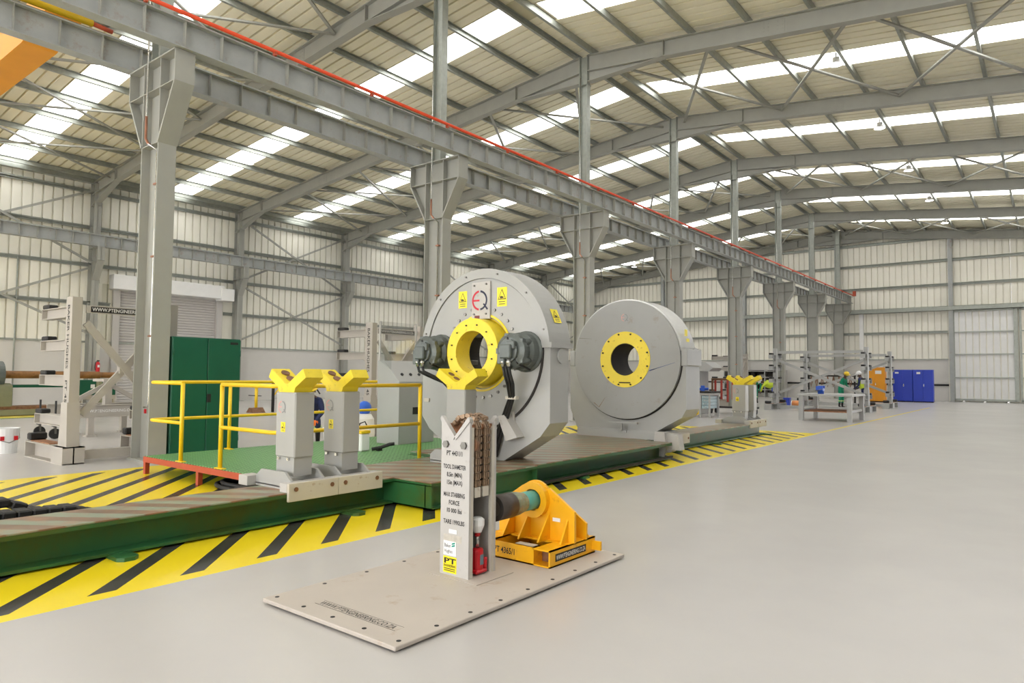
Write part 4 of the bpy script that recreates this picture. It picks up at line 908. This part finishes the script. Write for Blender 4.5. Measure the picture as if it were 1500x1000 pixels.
# ================================================================== CANTILEVER RACKS
def rack(name, label, loc, rz, span, sides, H=2.6, text_side=True, m=None):
    m = m or M_RACK
    t = thing(name, label, 'rack', loc, rz)
    for y in (0, span):
        p = MB().box(-.12, .12, y-.075, y+.075, .2, H, .006).build('post', m, t)
        MB().prism([(-.2, .26), (.16, .26), (.14, .5), (.12, .95), (-.12, .95), (-.16, .5)], 'y', y-.09, y+.09).build('post_sleeve', m, p)
        b = MB(); K = 1.45 if len(sides) == 1 else 1.12; x0 = -K; x1 = K if 1 in sides else .2
        b.box(x0, x1, y-.15, y+.15, 0, .015); b.box(x0, x1, y-.15, y+.15, .25, .265); b.box(x0, x1, y-.01, y+.01, .015, .25); b.box(-.25, .2, y-.155, y+.155, 0, .265)
        for s in sides: b.box(s*K-.01, s*K+.01, y-.15, y+.15, 0, .27)
        bb = b.build('base_beam', m, t)
        for s in sides:
            MB().box(s*.5, s*(K-.1), y-.1, y+.1, .265, .28).build('wood_liner', M_WOOD, bb); MB().box(s*(K-.14), s*K, y-.13, y+.13, .28, .4, .02).build('end_stop', M_BLK, bb)
            for z in (.72, 1.36, 1.92, 2.44):
                A = (1.3 if z < 1 else 1.15) if len(sides) == 1 else .7; a = MB(); x0, x1 = s*.12, s*A
                a.box(x0, x1, y-.08, y+.08, z, z+.012); a.box(x0, x1, y-.08, y+.08, z-.16, z-.148); a.box(x0, x1, y-.006, y+.006, z-.16, z); a.box(s*(A-.01), s*(A+.005), y-.08, y+.08, z-.16, z+.01); a.prism([(s*.12, z-.16), (s*.26, z-.16), (s*.12, z-.28)], 'y', y-.006, y+.006)
                ar = a.build('arm', m, t); MB().box(s*(A-.26), s*A, y-.075, y+.075, z+.012, z+.085, .015).build('rubber_stop', M_BLK, ar)
    MB().box(.06, .1, .14, span-.14, H-.24, H-.12).build('top_beam', m, t); MB().box(-.05, .07, .14, span-.14, .05, .19).build('bottom_beam', m, t)
    for a, b in (((.14, 2.2), (span-.14, .75)), ((.14, .75), (span-.14, 2.2))):
        MB().beam((.09 if a[1] > 1 else .03, a[0], a[1]), (.09 if a[1] > 1 else .03, b[0], b[1]), .05, .11, (0, 0, 1)).build('cross_brace', m, t)
    MB().box(0.0, .1, span/2-.09, span/2+.09, 1.4, 1.56).build('brace_plate', m, t)
    if text_side:
        text('BAKER HUGHES', (-.04, -.077, H-.12), V((0, 0, -1)), XP, .085, M_INK, t, width=1.0, bold=.012); text('PT 4509/01', (-.04, -.077, H-1.3), V((0, 0, -1)), XP, .085, M_INK, t, width=.68, bold=.012)
        st = quad('web_strip', (.101, .2, H-.225), YP, ZP, min(1.35, span-.45), .09, M_INK, t); text('WWW.PTENGINEERING.CO.ZA', (.104, .22, H-.205), YP, ZP, .055, M_WHITE, st, width=min(1.3, span-.5), bold=.01)
    return t
rack('pipe_rack', 'beige cantilever pipe rack lettered down its post, beside the crane column and green cabinet', (-12.08, 4.2, 0), 0, 1.5, (-1,))
rack('pipe_rack', 'beige lettered cantilever pipe rack standing behind the control cabinet', (-12.25, 10.35, 0), 0, 1.5, (-1,))
rack('pipe_rack', 'beige cantilever pipe rack half hidden behind the fifth crane column', (-12.25, 33.3, 0), 0, 1.5, (-1,), text_side=False)
M_RACK2 = mat('far_rack_grey', sr(172, 172, 170), .5, var=.03, scale=4)
rack('pipe_rack', 'double sided grey pipe rack right behind the steel workbench', (-6.15, 32.0, 0), math.radians(90), 3.75, (-1, 1), 2.75, False, M_RACK2)
rack('pipe_rack', 'double sided grey pipe rack in front of the orange cabinet', (-6.2, 37.6, 0), math.radians(90), 3.9, (-1, 1), 2.75, False, M_RACK2)
# ================================================================== TROLLEY, LATHE AND PROPS ON THE LEFT
tr = thing('pipe_trolley', 'grey steel pipe trolley on castors and screw feet behind the lettered rack', 'trolley', (-17.0, 5.6, 0))
for x in (-.45, .45):
    q = MB(); q.box(x-.07, x+.07, 0, 2.1, .42, .435); q.box(x-.07, x+.07, 0, 2.1, .68, .695); q.box(x-.01, x+.01, 0, 2.1, .435, .68); q.build('side_beam', M_RACK, tr)
text('WWW.PTENGINEERING.CO.ZA', (.462, .35, .53), YP, ZP, .06, M_WHITE, tr, width=1.2, bold=.01)
for y in (.7, 1.5): MB().box(-.45, .45, y-.06, y+.06, .5, .62).build('cross_beam', M_RACK, tr)
for y in (.55, 1.6):
    for x in (-.45, .45): MB().box(x-.06, x+.06, y-.06, y+.06, .04, .42).build('foot_post', M_RACK, tr); MB().box(x-.1, x+.1, y-.1, y+.1, 0, .04).build('foot_pad', M_RACK, tr)
MB().box(-.08, .08, .98, 1.12, .62, 1.2).build('saddle_post', M_RACK, tr); MB().box(-.3, .3, .85, 1.25, 1.2, 1.26).build('saddle', M_RACK, tr)
for s in (-1, 1): MB().beam((.0, 1.05+s*.06, 1.12), (.0, 1.05+s*.85, .66), .06, .09).build('stay', M_RACK, tr)
for x, y in ((.45, -.12), (.45, 2.22), (-.45, -.12), (-.45, 2.22)):
    q = MB(); q.cyl((x, y, .8), (x, y, .28), .02, n=8); q.box(x-.05, x+.05, y-.05, y+.05, .26, .3); cs = q.build('screw_stem', M_BLK, tr); MB().cyl((x-.025, y, .11), (x+.025, y, .11), .11, n=18).build('castor_wheel', M_BLK, cs); MB().box(x-.04, x+.04, y-.02, y+.02, .11, .27).build('fork', M_BOLT, cs)
lt = thing('pipe_machine', 'olive grey pipe machine clamping a long brown pipe near the left wall', 'machine', (-26, 6.3, 0))
MB().box(-.45, .45, -1.2, 5.2, .02, .2).build('bed', mat('olive_grey', sr(126, 128, 100), .5), lt); MB().box(-.4, .4, -1.2, 5.2, .2, .3).build('rail_top', M_RUST, lt)
MB().prism([(-.45, .3), (.45, .3), (.45, .95), (.2, 1.02), (-.45, 1.02)], 'y', -.3, .95).build('headstock', mat('olive_grey', (1, 1, 1)), lt)
MB().lathe([(.13, -.1), (.42, -.1), (.42, .12), (.13, .12), (.13, -.1)], (0, .65, 1.29), (0, 1, 0), 28).build('chuck', M_MOTOR, lt)
MB().lathe([(.075, -1.2), (.12, -1.2), (.12, 3.3), (.1, 3.32), (.1, 3.9), (.075, 3.9), (.075, -1.2)], (0, .3, 1.29), (0, 1, 0), 20).build('clamped_pipe', mat('brown_pipe', sr(140, 100, 56), .5, .3, var=.3, scale=6, dirt=sr(80, 50, 34), dirt_amt=.3), lt)
for y in (3.6,): MB().prism([(-.2, .3), (.2, .3), (.1, 1.17), (-.1, 1.17)], 'y', y-.05, y+.05).build('support', mat('olive_grey', (1, 1, 1)), lt)
MB().tube([(.46, .2, .9), (.52, .3, .7), (.48, .5, .6), (.5, .6, .5)], .03, 8).build('hose', M_BLK, lt)
gb = thing('green_tool_box', 'dark green steel tool chest on a grey stand near the shutter door', 'tool chest', (-27.7, 10.4, 0))
MB().box(-.3, .3, -.6, .6, .55, 1.1, .01).build('chest', M_CABG, gb); MB().box(-.3, .3, -.6, .6, .4, .55).build('drawer_unit', M_RACK, gb)
for x in (-.25, .25):
    for y in (-.55, .55): MB().box(x-.03, x+.03, y-.03, y+.03, 0, .4).build('leg', M_RACK, gb)
quad('label', (.301, -.25, .8), YP, ZP, .14, .14, M_WHITE, gb); MB().box(.3, .32, .0, .05, .78, .92).build('handle', M_INK, gb)
MB().box(-.04, .04, -3.6, -.6, .84, .94).build('guard_rail', M_CABG, gb); MB().box(-.2, .2, -.95, -.6, .0, 1.0).build('end_box', M_CABG, gb)
fe = thing('fire_extinguisher', 'red fire extinguisher hanging on the wall column by the shutter door', 'extinguisher', (XW+.68, 11.92, 1.38))
MB().lathe([(0, 0), (.075, 0), (.08, .02), (.08, .36), (.05, .42), (.02, .44), (0, .44)], (0, 0, 0), (0, 0, 1), 16).build('cylinder', M_SIGR, fe); MB().box(-.03, .03, -.03, .05, .44, .5).build('valve', M_INK, fe); MB().tube([(0, -.03, .46), (.02, -.11, .4), (.02, -.12, .2), (.02, -.1, .08)], .012, 6).build('hose', M_BLK, fe); quad('label', (.081, -.04, .2), YP, ZP, .08, .1, M_WHITE, fe)
def bucket(label, loc, r=.16, h=.38, lid=None, m=None):
    t = thing('plastic_bucket', label, 'bucket', loc)
    MB().lathe([(0, 0), (r*.85, 0), (r, h), (r*1.05, h), (r*1.05, h+.015), (r*.97, h+.015), (r*.82, .015), (0, .015)], (0, 0, 0), (0, 0, 1), 22).build('pail', m or M_WHITE, t)
    for k in (-.5, .5): q = MB(); a0 = math.radians(-60); q.box(r*.96-.004, r*.96+.006, k*r-.03, k*r+.03, h*.55, h*.72); q.build('red_print', M_SIGR, t)
    if lid: MB().lathe([(0, h+.05), (r*1.08, h+.04), (r*1.08, h), (0, h)], (0, 0, 0), (0, 0, 1), 22).build('lid', lid, t)
    MB().tube([(0, -r, h*.95), (r*.5, -r*.9, h*.6), (r*1.08, 0, h*.45), (r*.5, r*.9, h*.6), (0, r, h*.95)], .006, 6).build('bail', M_BOLT, t)
    return t
bucket('white plastic bucket with red print standing beside the lettered rack', (-14.35, 4.0, 0), .2, .42)
bucket('white plastic tub on the floor behind the post stands', (-11.75, 8.95, 0), .2, .3)
rs = thing('roller_stand', 'yellow screw jack pipe stand on a brown foot beyond the platform', 'pipe stand', (-22.4, 13.7, 0))
MB().prism([(-.24, 0), (.24, 0), (.06, .18), (-.06, .18)], 'y', -.24, .24).build('foot', M_RUST, rs); MB().cyl((0, 0, .17), (0, 0, .9), .055, n=12).build('column', M_YEL, rs); MB().box(-.06, .06, -.06, .06, .88, 1.02).build('head', M_YEL, rs); MB().tube([(0, -.3, .62), (0, .2, .59)], .016, 6).build('crank', M_BLK, rs)
fs = thing('lattice_barrier', 'black and yellow folding lattice barrier beyond the platform rail', 'barrier', (-22.4, 14.4, 0))
for k in range(5):
    MB().beam((0, k*.4, 1.15), (0, k*.4+.42, .62), .03, .04).build('black_bar', M_INK, fs); MB().beam((.04, k*.4, .62), (.04, k*.4+.42, 1.15), .03, .04).build('yellow_bar', M_YEL, fs)
MB().box(-.05, .08, -.06, 2.5, 1.12, 1.2).build('top_bar', M_CABG, fs)
for y in (-.04, 2.44): MB().box(-.03, .07, y-.03, y+.03, 0, 1.14).build('leg', M_INK, fs)
jc = thing('jerry_can', 'white jerry can with a yellow cap standing on the green grating', 'jerry can', (-8.4, 6.95, .25))
MB().box(-.09, .09, -.09, .09, 0, .27, .02).build('can', M_WHITE, jc); MB().box(-.095, .095, -.095, .095, .27, .32, .01).build('cap', M_YEL, jc); MB().tube([(-.05, -.04, .32), (-.03, -.02, .42), (.03, .03, .45), (.06, .06, .36)], .011, 6).build('handle', M_INK, jc)
nz_ = thing('spray_nozzle', 'black spray nozzle lying beside the jerry can', 'nozzle', (-8.2, 7.15, .25)); MB().tube([(-.1, -.08, .025), (.0, 0, .05), (.1, .1, .1), (.16, .14, .11)], .026, 8).build('body', M_BLK, nz_); MB().box(-.05, .0, -.04, .04, 0, .05).build('grip', M_BLK, nz_)
ch = thing('chain_hoist', 'red lever chain hoist hanging on the back of the lettered rack', 'hoist', (-12.1, 10.75, .95)); MB().box(-.05, .05, -.06, .06, .0, .2, .02).build('body', M_SIGR, ch); MB().tube([(0, -.04, .2), (0, -.05, .5), (0, -.02, .75)], .012, 6).build('lever', M_SIGR, ch); MB().tube([(0, .04, .2), (0, .05, .5)], .012, 6).build('chain', M_SIGR, ch); MB().tube([(0, 0, 0), (0, .03, -.06), (0, -.03, -.09)], .012, 6).build('hook', M_BOLT, ch)
wb_ = thing('water_drum', 'white drum topped by a blue ball float behind the guard rail', 'drum', (-11.3, 9.4, 0)); MB().lathe([(0, 0), (.2, 0), (.23, .2), (.2, .5), (.14, .6), (0, .62)], (0, 0, 0), (0, 0, 1), 20).build('drum', M_WHITE, wb_); MB().ball((0, 0, .72), .15).build('blue_ball', mat('ball_blue', sr(40, 100, 210), .4), wb_)
# ================================================================== FAR END
wb = thing('steel_workbench', 'heavy grey steel workbench with a blue vice in front of the far racks', 'workbench', (-5.95, 25.3, 0))
MB().box(-.85, .85, -1.0, 1.0, .83, .9, .005).build('bench_top', M_RACK2, wb); MB().box(-.7, .7, -.85, .85, .3, .34).build('lower_shelf', M_WOOD, wb)
for x in (-.75, .75):
    for y in (-.9, .9): MB().box(x-.07, x+.07, y-.07, y+.07, 0, .83).build('leg', M_RACK2, wb)
for x in (-.75, .75): MB().box(x-.03, x+.03, -.9, .9, .3, .38).build('side_rail', M_RACK2, wb)
vc = thing('bench_vice', 'blue bench vice mounted on the heavy grey workbench', 'vice', (-6.15, 24.7, .9)); q = MB(); q.cyl((0, 0, 0), (0, 0, .08), .1, n=12); q.box(-.1, .1, -.12, .1, .08, .2, .02); q.build('body', mat('vice_blue', sr(30, 84, 190), .4), vc); MB().box(-.11, .11, -.2, -.13, .1, .26, .01).build('front_jaw', mat('vice_blue', (1, 1, 1)), vc); MB().box(-.11, .11, .06, .12, .18, .27, .01).build('rear_jaw', mat('vice_blue', (1, 1, 1)), vc); MB().tube([(-.12, -.26, .1), (.12, -.26, .16)], .012, 6).build('handle', M_BOLT, vc)
w2 = thing('drawer_workbench', 'grey workbench with dark top and drawer stack beyond the plain ring machine', 'workbench', (-10.15, 23.8, 0))
MB().box(-.7, .7, -.45, .45, .86, .92).build('bench_top', M_DARK, w2); MB().box(-.66, .66, -.42, .42, .78, .86).build('apron', M_LGREY, w2)
for x in (-.63, .3, .63):
    for y in (-.4, .4): MB().box(x-.03, x+.03, y-.03, y+.03, 0, .8).build('leg', M_RACK2, w2)
MB().box(-.58, .26, -.1, .36, .3, .78).build('dark_backing', M_DARK, w2)  # dark block standing in for the shade in the opening under the top
for k in range(4): d_ = MB().box(.34, .6, -.4, .38, .31+k*.115, .415+k*.115, .004).build('drawer', mat('drawer_blue_grey', sr(160, 182, 190), .4), w2); MB().box(.4, .54, -.415, -.4, .36+k*.115, .375+k*.115).build('pull', M_SILV, d_)
dp = thing('hooded_machine', 'grey upright machine with a sloping hood behind the drawer workbench', 'machine', (-11.2, 25.8, 0)); MB().box(-.5, .5, -.4, .4, 0, 1.65, .01).build('body', M_RACK2, dp); MB().prism([(-.7, 1.65), (.9, 1.65), (1.05, 1.78), (.75, 2.0), (-.7, 2.05)], 'y', -.5, .5).build('hood', M_RACK2, dp); MB().box(-.3, .2, -.41, -.4, 1.0, 1.5).build('control_panel', M_DARK, dp)
bt = thing('blue_hand_tool', 'blue power tool lying on the drawer workbench', 'power tool', (-10.0, 23.7, .92)); MB().tube([(-.35, 0, .06), (.0, 0, .07), (.3, .05, .08)], .05, 8).build('body', mat('vice_blue', (1, 1, 1)), bt); MB().box(.05, .18, -.04, .04, 0, .2, .01).build('handle', mat('vice_blue', (1, 1, 1)), bt)
gbx = thing('green_bin', 'small green bin standing on the drawer workbench', 'bin', (-10.75, 23.6, .92)); MB().prism([(-.12, 0), (.12, 0), (.15, .35), (-.15, .35)], 'y', -.12, .12).build('bin_body', mat('bin_green', sr(70, 170, 130), .5), gbx); MB().box(-.16, .16, -.13, .13, .33, .37).build('rim', mat('bin_green', (1, 1, 1)), gbx)
rk = thing('tool_trolley', 'trolley frame hung with red pipe tongs between workbench and post stands', 'tool rack', (-9.85, 26.6, 0))
for x in (-.85, .85): MB().box(x-.03, x+.03, -.03, .03, .1, 1.35).build('upright', M_RUST, rk)
MB().box(-.88, .88, -.04, .04, 1.3, 1.38).build('top_bar', M_RUST, rk); MB().box(-.9, .9, -.3, .3, .22, .28).build('deck', M_DARK, rk)
for x in (-.8, .8):
    for y in (-.25, .25): MB().cyl((x-.03, y, .1), (x+.03, y, .1), .1, n=14).build('wheel', M_BLK, rk)
for k, x in enumerate((-.7, -.45, -.2, .0, .3, .5, .7)): MB().box(x-.04, x+.04, -.09, -.04, .45+.1*(k % 2), 1.3, .01).build('red_tong', mat('tong_red', sr(170, 56, 44), .5), rk)
def far_cab(name, label, x0, y, w, h, m, note=False):
    t = thing(name, label, 'cabinet', (x0, y, 0))
    MB().box(0, w, 0, .5, .06, h, .006).build('carcass', m, t); MB().box(.02, w-.02, .02, .48, 0, .06).build('plinth', M_DARK, t)
    for k in range(2):
        d_ = MB().box(k*w/2+.008, (k+1)*w/2-.008, -.02, 0, .08, h-.02, .004).build('door', m, t)
        if k: MB().box(w/2+.03, w/2+.07, -.035, -.02, h*.48, h*.56).build('handle', M_SILV, d_)
    if note: quad('paper_note', (note[0], -.022, note[1]), XP, ZP, note[2], note[3], M_WHITE, t)
far_cab('steel_cabinet', 'blue two-door steel cabinet between orange cabinet and another blue one', -7.78, 48.2, 1.06, 1.98, M_BLUE, (.12, 1.74, .2, .1))
far_cab('steel_cabinet', 'blue two-door steel cabinet, the one next to the bare wall', -6.7, 48.2, 1.06, 1.98, M_BLUE, (.2, 1.72, .2, .12))
far_cab('steel_cabinet', 'orange two-door steel cabinet behind the far pipe rack', -9.0, 46.2, 1.12, 2.1, M_ORG, (.6, 1.7, .34, .2))
sh = thing('dark_shelving', 'long dark shelf unit full of parts against the far wall', 'shelving', (-17.2, 50.8, 0))
for z in (.5, .95, 1.4, 1.85): MB().box(-2.2, 2.2, -.3, .3, z, z+.05).build('shelf', M_LGREY, sh)
for x in (-2.2, -.7, .8, 2.2): MB().box(x-.03, x+.03, -.3, .3, 0, 1.95).build('upright', M_RACK2, sh)
MB().box(-2.2, 2.2, .28, .3, .3, 1.95).build('dark_backing', M_DARK, sh)
for k, z in enumerate((.55, 1.0, 1.45)):
    for j in range(7): w = .22+.12*((j*7+k*3) % 3); MB().box(-2.0+j*.6, -2.0+j*.6+w, -.2, .2, z, z+.18+.06*((j+k) % 3)).build('stored_part', M_DARK if (j+k) % 3 else M_BOLT, sh)
bb = thing('blue_crate', 'blue plastic crate on the floor between the two far racks', 'crate', (-10.45, 35.6, 0)); MB().prism([(-.12, 0), (.12, 0), (.14, .4), (-.14, .4)], 'y', -.14, .14).build('crate_body', M_BLUE, bb); MB().box(-.16, .16, -.16, .16, .38, .42).build('rim', M_BLUE, bb)
ob = thing('orange_drum', 'orange and white barrel lying beside the blue crate', 'barrel', (-10.0, 35.5, .15)); MB().cyl((-.16, 0, 0), (.2, 0, 0), .15, n=20).build('barrel_body', mat('barrel_orange', sr(230, 150, 90), .5), ob); MB().cyl((-.2, 0, 0), (-.16, 0, 0), .15, n=20).build('end_cap', M_WHITE, ob)
gw = thing('sling_rack', 'dark rack of hanging chains and slings behind the far racks', 'rack', (-9.3, 39.5, 0)); MB().box(-1.2, 1.2, -.05, .05, 1.5, 1.58).build('bar', M_DARK, gw)
for x in (-1.15, 1.15): MB().box(x-.04, x+.04, -.3, .3, 0, .06).build('foot', M_DARK, gw); MB().box(x-.04, x+.04, -.04, .04, .06, 1.5).build('upright', M_DARK, gw)
for k in range(8): x = -1.0+k*.28; MB().tube([(x, -.07, 1.5), (x+.05, -.09, 1.2), (x+.0, -.1, .95), (x-.05, -.09, 1.2), (x, -.07, 1.5)], .025, 6).build('sling', M_RUST, gw)
# ================================================================== PEOPLE
M_SKIN = mat('dark_skin', sr(84, 58, 44), .5, var=.05)
def person(label, loc, rz, J, cloth, trousers, helmet, vest=None, boots=M_INK, bands=True, gloves=None):
    """J: joint name -> (x forward, y left, z); builds one continuous skinned body"""
    t = thing('person', label, 'person', loc, rz)
    names = list(J); idx = {n: i for i, n in enumerate(names)}
    R = {'pelvis': .155, 'waist': .14, 'chest': .165, 'neck': .06, 'head': .095, 'crown': .085, 'hipL': .1, 'hipR': .1, 'kneeL': .068, 'kneeR': .068, 'ankL': .045, 'ankR': .045, 'toeL': .04, 'toeR': .04, 'heelL': .04, 'heelR': .04, 'shL': .075, 'shR': .075, 'elL': .048, 'elR': .048, 'wrL': .032, 'wrR': .032, 'paL': .035, 'paR': .035}
    E = [('pelvis', 'waist'), ('waist', 'chest'), ('chest', 'neck'), ('neck', 'head'), ('head', 'crown')]
    for s in 'LR': E += [('pelvis', 'hip'+s), ('hip'+s, 'knee'+s), ('knee'+s, 'ank'+s), ('ank'+s, 'toe'+s), ('chest', 'sh'+s), ('sh'+s, 'el'+s), ('el'+s, 'wr'+s), ('wr'+s, 'pa'+s)]
    vs = [V(J[n]) for n in names]; rad = [R[n] for n in names]; es = [(idx[a], idx[b]) for a, b in E]; reg = list(names)
    for s, sg in (('L', 1), ('R', -1)):                       # five fingers each, thumb from the side of the palm
        w, p = V(J['wr'+s]), V(J['pa'+s]); d = (p-w).normalized(); sd = d.cross(V((1, 0, .2))).normalized()
        for f in range(5):
            ang = (f-1.5)*.022 if f < 4 else .0; L = (.07, .08, .076, .06, .05)[f]
            root = p+sd*ang if f < 4 else w+d*.03+sd*(-.035)
            mid = root+d*L*.55+(sd*-.02 if f == 4 else V((.006, 0, 0))); tip = mid+d*L*.5+V((.012, 0, -.004))
            a_ = len(vs); vs += [mid, tip]; rad += [.0095, .008]; reg += ['pa'+s]*2; es += [(idx['pa'+s] if f < 4 else idx['wr'+s], a_), (a_, a_+1)]
    me = bpy.data.meshes.new('body'); me.from_pydata([tuple(v) for v in vs], es, []); ob = bpy.data.objects.new('body', me); COL.objects.link(ob)
    sm = ob.modifiers.new('skin', 'SKIN'); sm.use_smooth_shade = True
    for i, sv in enumerate(me.skin_vertices[0].data): sv.radius = (rad[i], rad[i]*(.82 if reg[i] in ('pelvis', 'waist', 'chest') else 1)); sv.use_root = (i == idx['pelvis'])
    ob.modifiers.new('sub', 'SUBSURF').levels = 1
    me2 = bpy.data.meshes.new_from_object(ob.evaluated_get(bpy.context.evaluated_depsgraph_get())); bpy.data.objects.remove(ob, do_unlink=True)
    me2.materials.clear()
    for m in (cloth, trousers, M_SKIN, boots, gloves or M_SKIN): me2.materials.append(m)
    zone = {'neck': 2, 'head': 2, 'crown': 2, 'paL': 4, 'paR': 4, 'wrL': 0, 'wrR': 0, 'toeL': 3, 'toeR': 3, 'ankL': 3, 'ankR': 3, 'kneeL': 1, 'kneeR': 1, 'hipL': 1, 'hipR': 1, 'pelvis': 1}
    for p in me2.polygons:
        c = p.center; k = min(range(len(vs)), key=lambda i: (vs[i]-c).length-rad[i]*.6); p.material_index = zone.get(reg[k], 0); p.use_smooth = True
    link('body', me2, None, t)
    h, n_, cr = V(J['head']), V(J['neck']), V(J['crown']); up = (cr-n_).normalized(); fwd = V((1, 0, 0)); fwd = (fwd-up*fwd.dot(up)).normalized() if abs(up.x) < .95 else V((0, 0, -1)); sd = up.cross(fwd)
    fm = Matrix((( fwd.x, sd.x, up.x), (fwd.y, sd.y, up.y), (fwd.z, sd.z, up.z)))
    q = MB(); q.ball((0, 0, .0), .125, .115, .115, 16, 8); me_ = q.mesh('helmet'); me_.transform(Matrix.Translation(h+up*.075) @ fm.to_4x4()); link('helmet', me_, helmet, t)
    q = MB(); q.cyl((.03, 0, -.0), (.03, 0, .018), .15, n=18); me_ = q.mesh('brim'); me_.transform(Matrix.Translation(h+up*.06) @ fm.to_4x4()); link('helmet_brim', me_, helmet, t)
    q = MB(); q.ball((.1, 0, -.02), .022, .016, .026, 8, 6); me_ = q.mesh('nose'); me_.transform(Matrix.Translation(h) @ fm.to_4x4()); link('nose', me_, M_SKIN, t)
    for s in (-1, 1):
        q = MB(); q.ball((.088, s*.035, .015), .012, .016, .01, 8, 6); me_ = q.mesh('eye'); me_.transform(Matrix.Translation(h) @ fm.to_4x4()); link('eye', me_, M_WHITE, t)
        q = MB(); q.ball((0, s*.1, -.01), .02, .014, .032, 8, 6); me_ = q.mesh('ear'); me_.transform(Matrix.Translation(h) @ fm.to_4x4()); link('ear', me_, M_SKIN, t)
    q = MB(); q.ball((.088, 0, -.055), .012, .028, .008, 8, 6); me_ = q.mesh('mouth'); me_.transform(Matrix.Translation(h) @ fm.to_4x4()); link('mouth', me_, M_DARK, t)
    if vest:
        a, b = V(J['waist']), V(J['chest']); d = (b-a).normalized(); q = MB(); q.lathe([(.175, -.12), (.19, .0), (.2, .2), (.17, .3), (.15, .31), (.17, .2), (.165, -.12), (.175, -.12)], tuple(a), tuple(d), 18); link('vest', q.mesh('vest'), vest, t)
    if bands:
        for s in 'LR':
            k, a = V(J['knee'+s]), V(J['ank'+s]); d = (a-k).normalized(); q = MB(); q.cyl(k+d*.12, k+d*.17, .08, .077, n=12); q.build('reflective_band', mat('reflective_band', sr(190, 215, 150), .3), t)
    return t
STAND = dict(pelvis=(0, 0, .95), waist=(.0, 0, 1.1), chest=(.02, 0, 1.32), neck=(.03, 0, 1.5), head=(.05, 0, 1.62), crown=(.05, 0, 1.7), hipL=(0, .1, .9), hipR=(0, -.1, .9), kneeL=(.04, .12, .5), kneeR=(.02, -.12, .5), ankL=(0, .13, .09), ankR=(-.03, -.13, .09), toeL=(.15, .15, .04), toeR=(.12, -.15, .04), shL=(.02, .2, 1.4), shR=(.02, -.2, 1.4), elL=(.1, .26, 1.14), elR=(.1, -.26, 1.14), wrL=(.32, .16, 1.05), wrR=(.32, -.16, 1.05), paL=(.4, .13, 1.04), paR=(.4, -.13, 1.04))
def pose(lean, **kw):
    J = dict(STAND); a = math.radians(lean); p = V(J['pelvis'])
    for n in ('waist', 'chest', 'neck', 'head', 'crown', 'shL', 'shR', 'elL', 'elR', 'wrL', 'wrR', 'paL', 'paR'):
        v = V(J[n])-p; J[n] = (p.x+v.x*math.cos(a)+v.z*math.sin(a), v.y, p.z-v.x*math.sin(a)+v.z*math.cos(a))
    J.update(kw); return J
HV = mat('hi_vis_vest', sr(206, 226, 60), .6); NAVY = mat('navy_cloth', sr(34, 44, 84), .8); BLUEC = mat('royal_blue_cloth', sr(36, 74, 170), .8); GRNC = mat('green_overall', sr(16, 140, 104), .8); HY = mat('yellow_helmet', sr(236, 200, 40), .35); HO = mat('orange_helmet', sr(240, 170, 40), .35); HW = mat('white_helmet', sr(238, 238, 238), .35)
ARMS = dict(elL=(.55, .24, .95), elR=(.55, -.24, .95), wrL=(.62, .14, .72), wrR=(.62, -.14, .72), paL=(.64, .12, .64), paR=(.64, -.12, .64))
person('worker in green overalls and orange helmet bending over beside the far stands', (-13.0, 38.3, 0), math.radians(-60), pose(55, **ARMS), GRNC, GRNC, HO, None)
person('worker in blue trousers, yellow safety vest and white helmet bending forward', (-11.45, 36.7, 0), math.radians(200), pose(62, **ARMS), HV, BLUEC, HW, HV)
person('worker in green overalls and yellow helmet standing behind the steel workbench', (-7.9, 35.3, 0), math.radians(-10), pose(18), GRNC, GRNC, HY, None)
person('worker in navy overalls, yellow vest and white helmet facing the green one', (-6.75, 34.6, 0), math.radians(170), pose(14), NAVY, NAVY, HW, HV)
CR = dict(pelvis=(0, 0, .55), waist=(.08, 0, .68), chest=(.25, 0, .86), neck=(.36, 0, 1.0), head=(.42, 0, 1.1), crown=(.44, 0, 1.17), hipL=(.0, .1, .52), hipR=(0, -.1, .52), kneeL=(.4, .16, .5), kneeR=(.38, -.16, .46), ankL=(.12, .15, .09), ankR=(.08, -.15, .09), toeL=(.27, .16, .04), toeR=(.23, -.16, .04), shL=(.27, .19, .9), shR=(.27, -.19, .9), elL=(.42, .25, .68), elR=(.42, -.25, .68), wrL=(.62, .14, .55), wrR=(.62, -.14, .55), paL=(.7, .12, .5), paR=(.7, -.12, .5))
person('worker in navy overalls and orange gloves crouching behind the two post stands', (-11.6, 8.3, 0), math.radians(-40), CR, NAVY, NAVY, HY, None, gloves=mat('orange_glove', sr(236, 120, 40), .7))
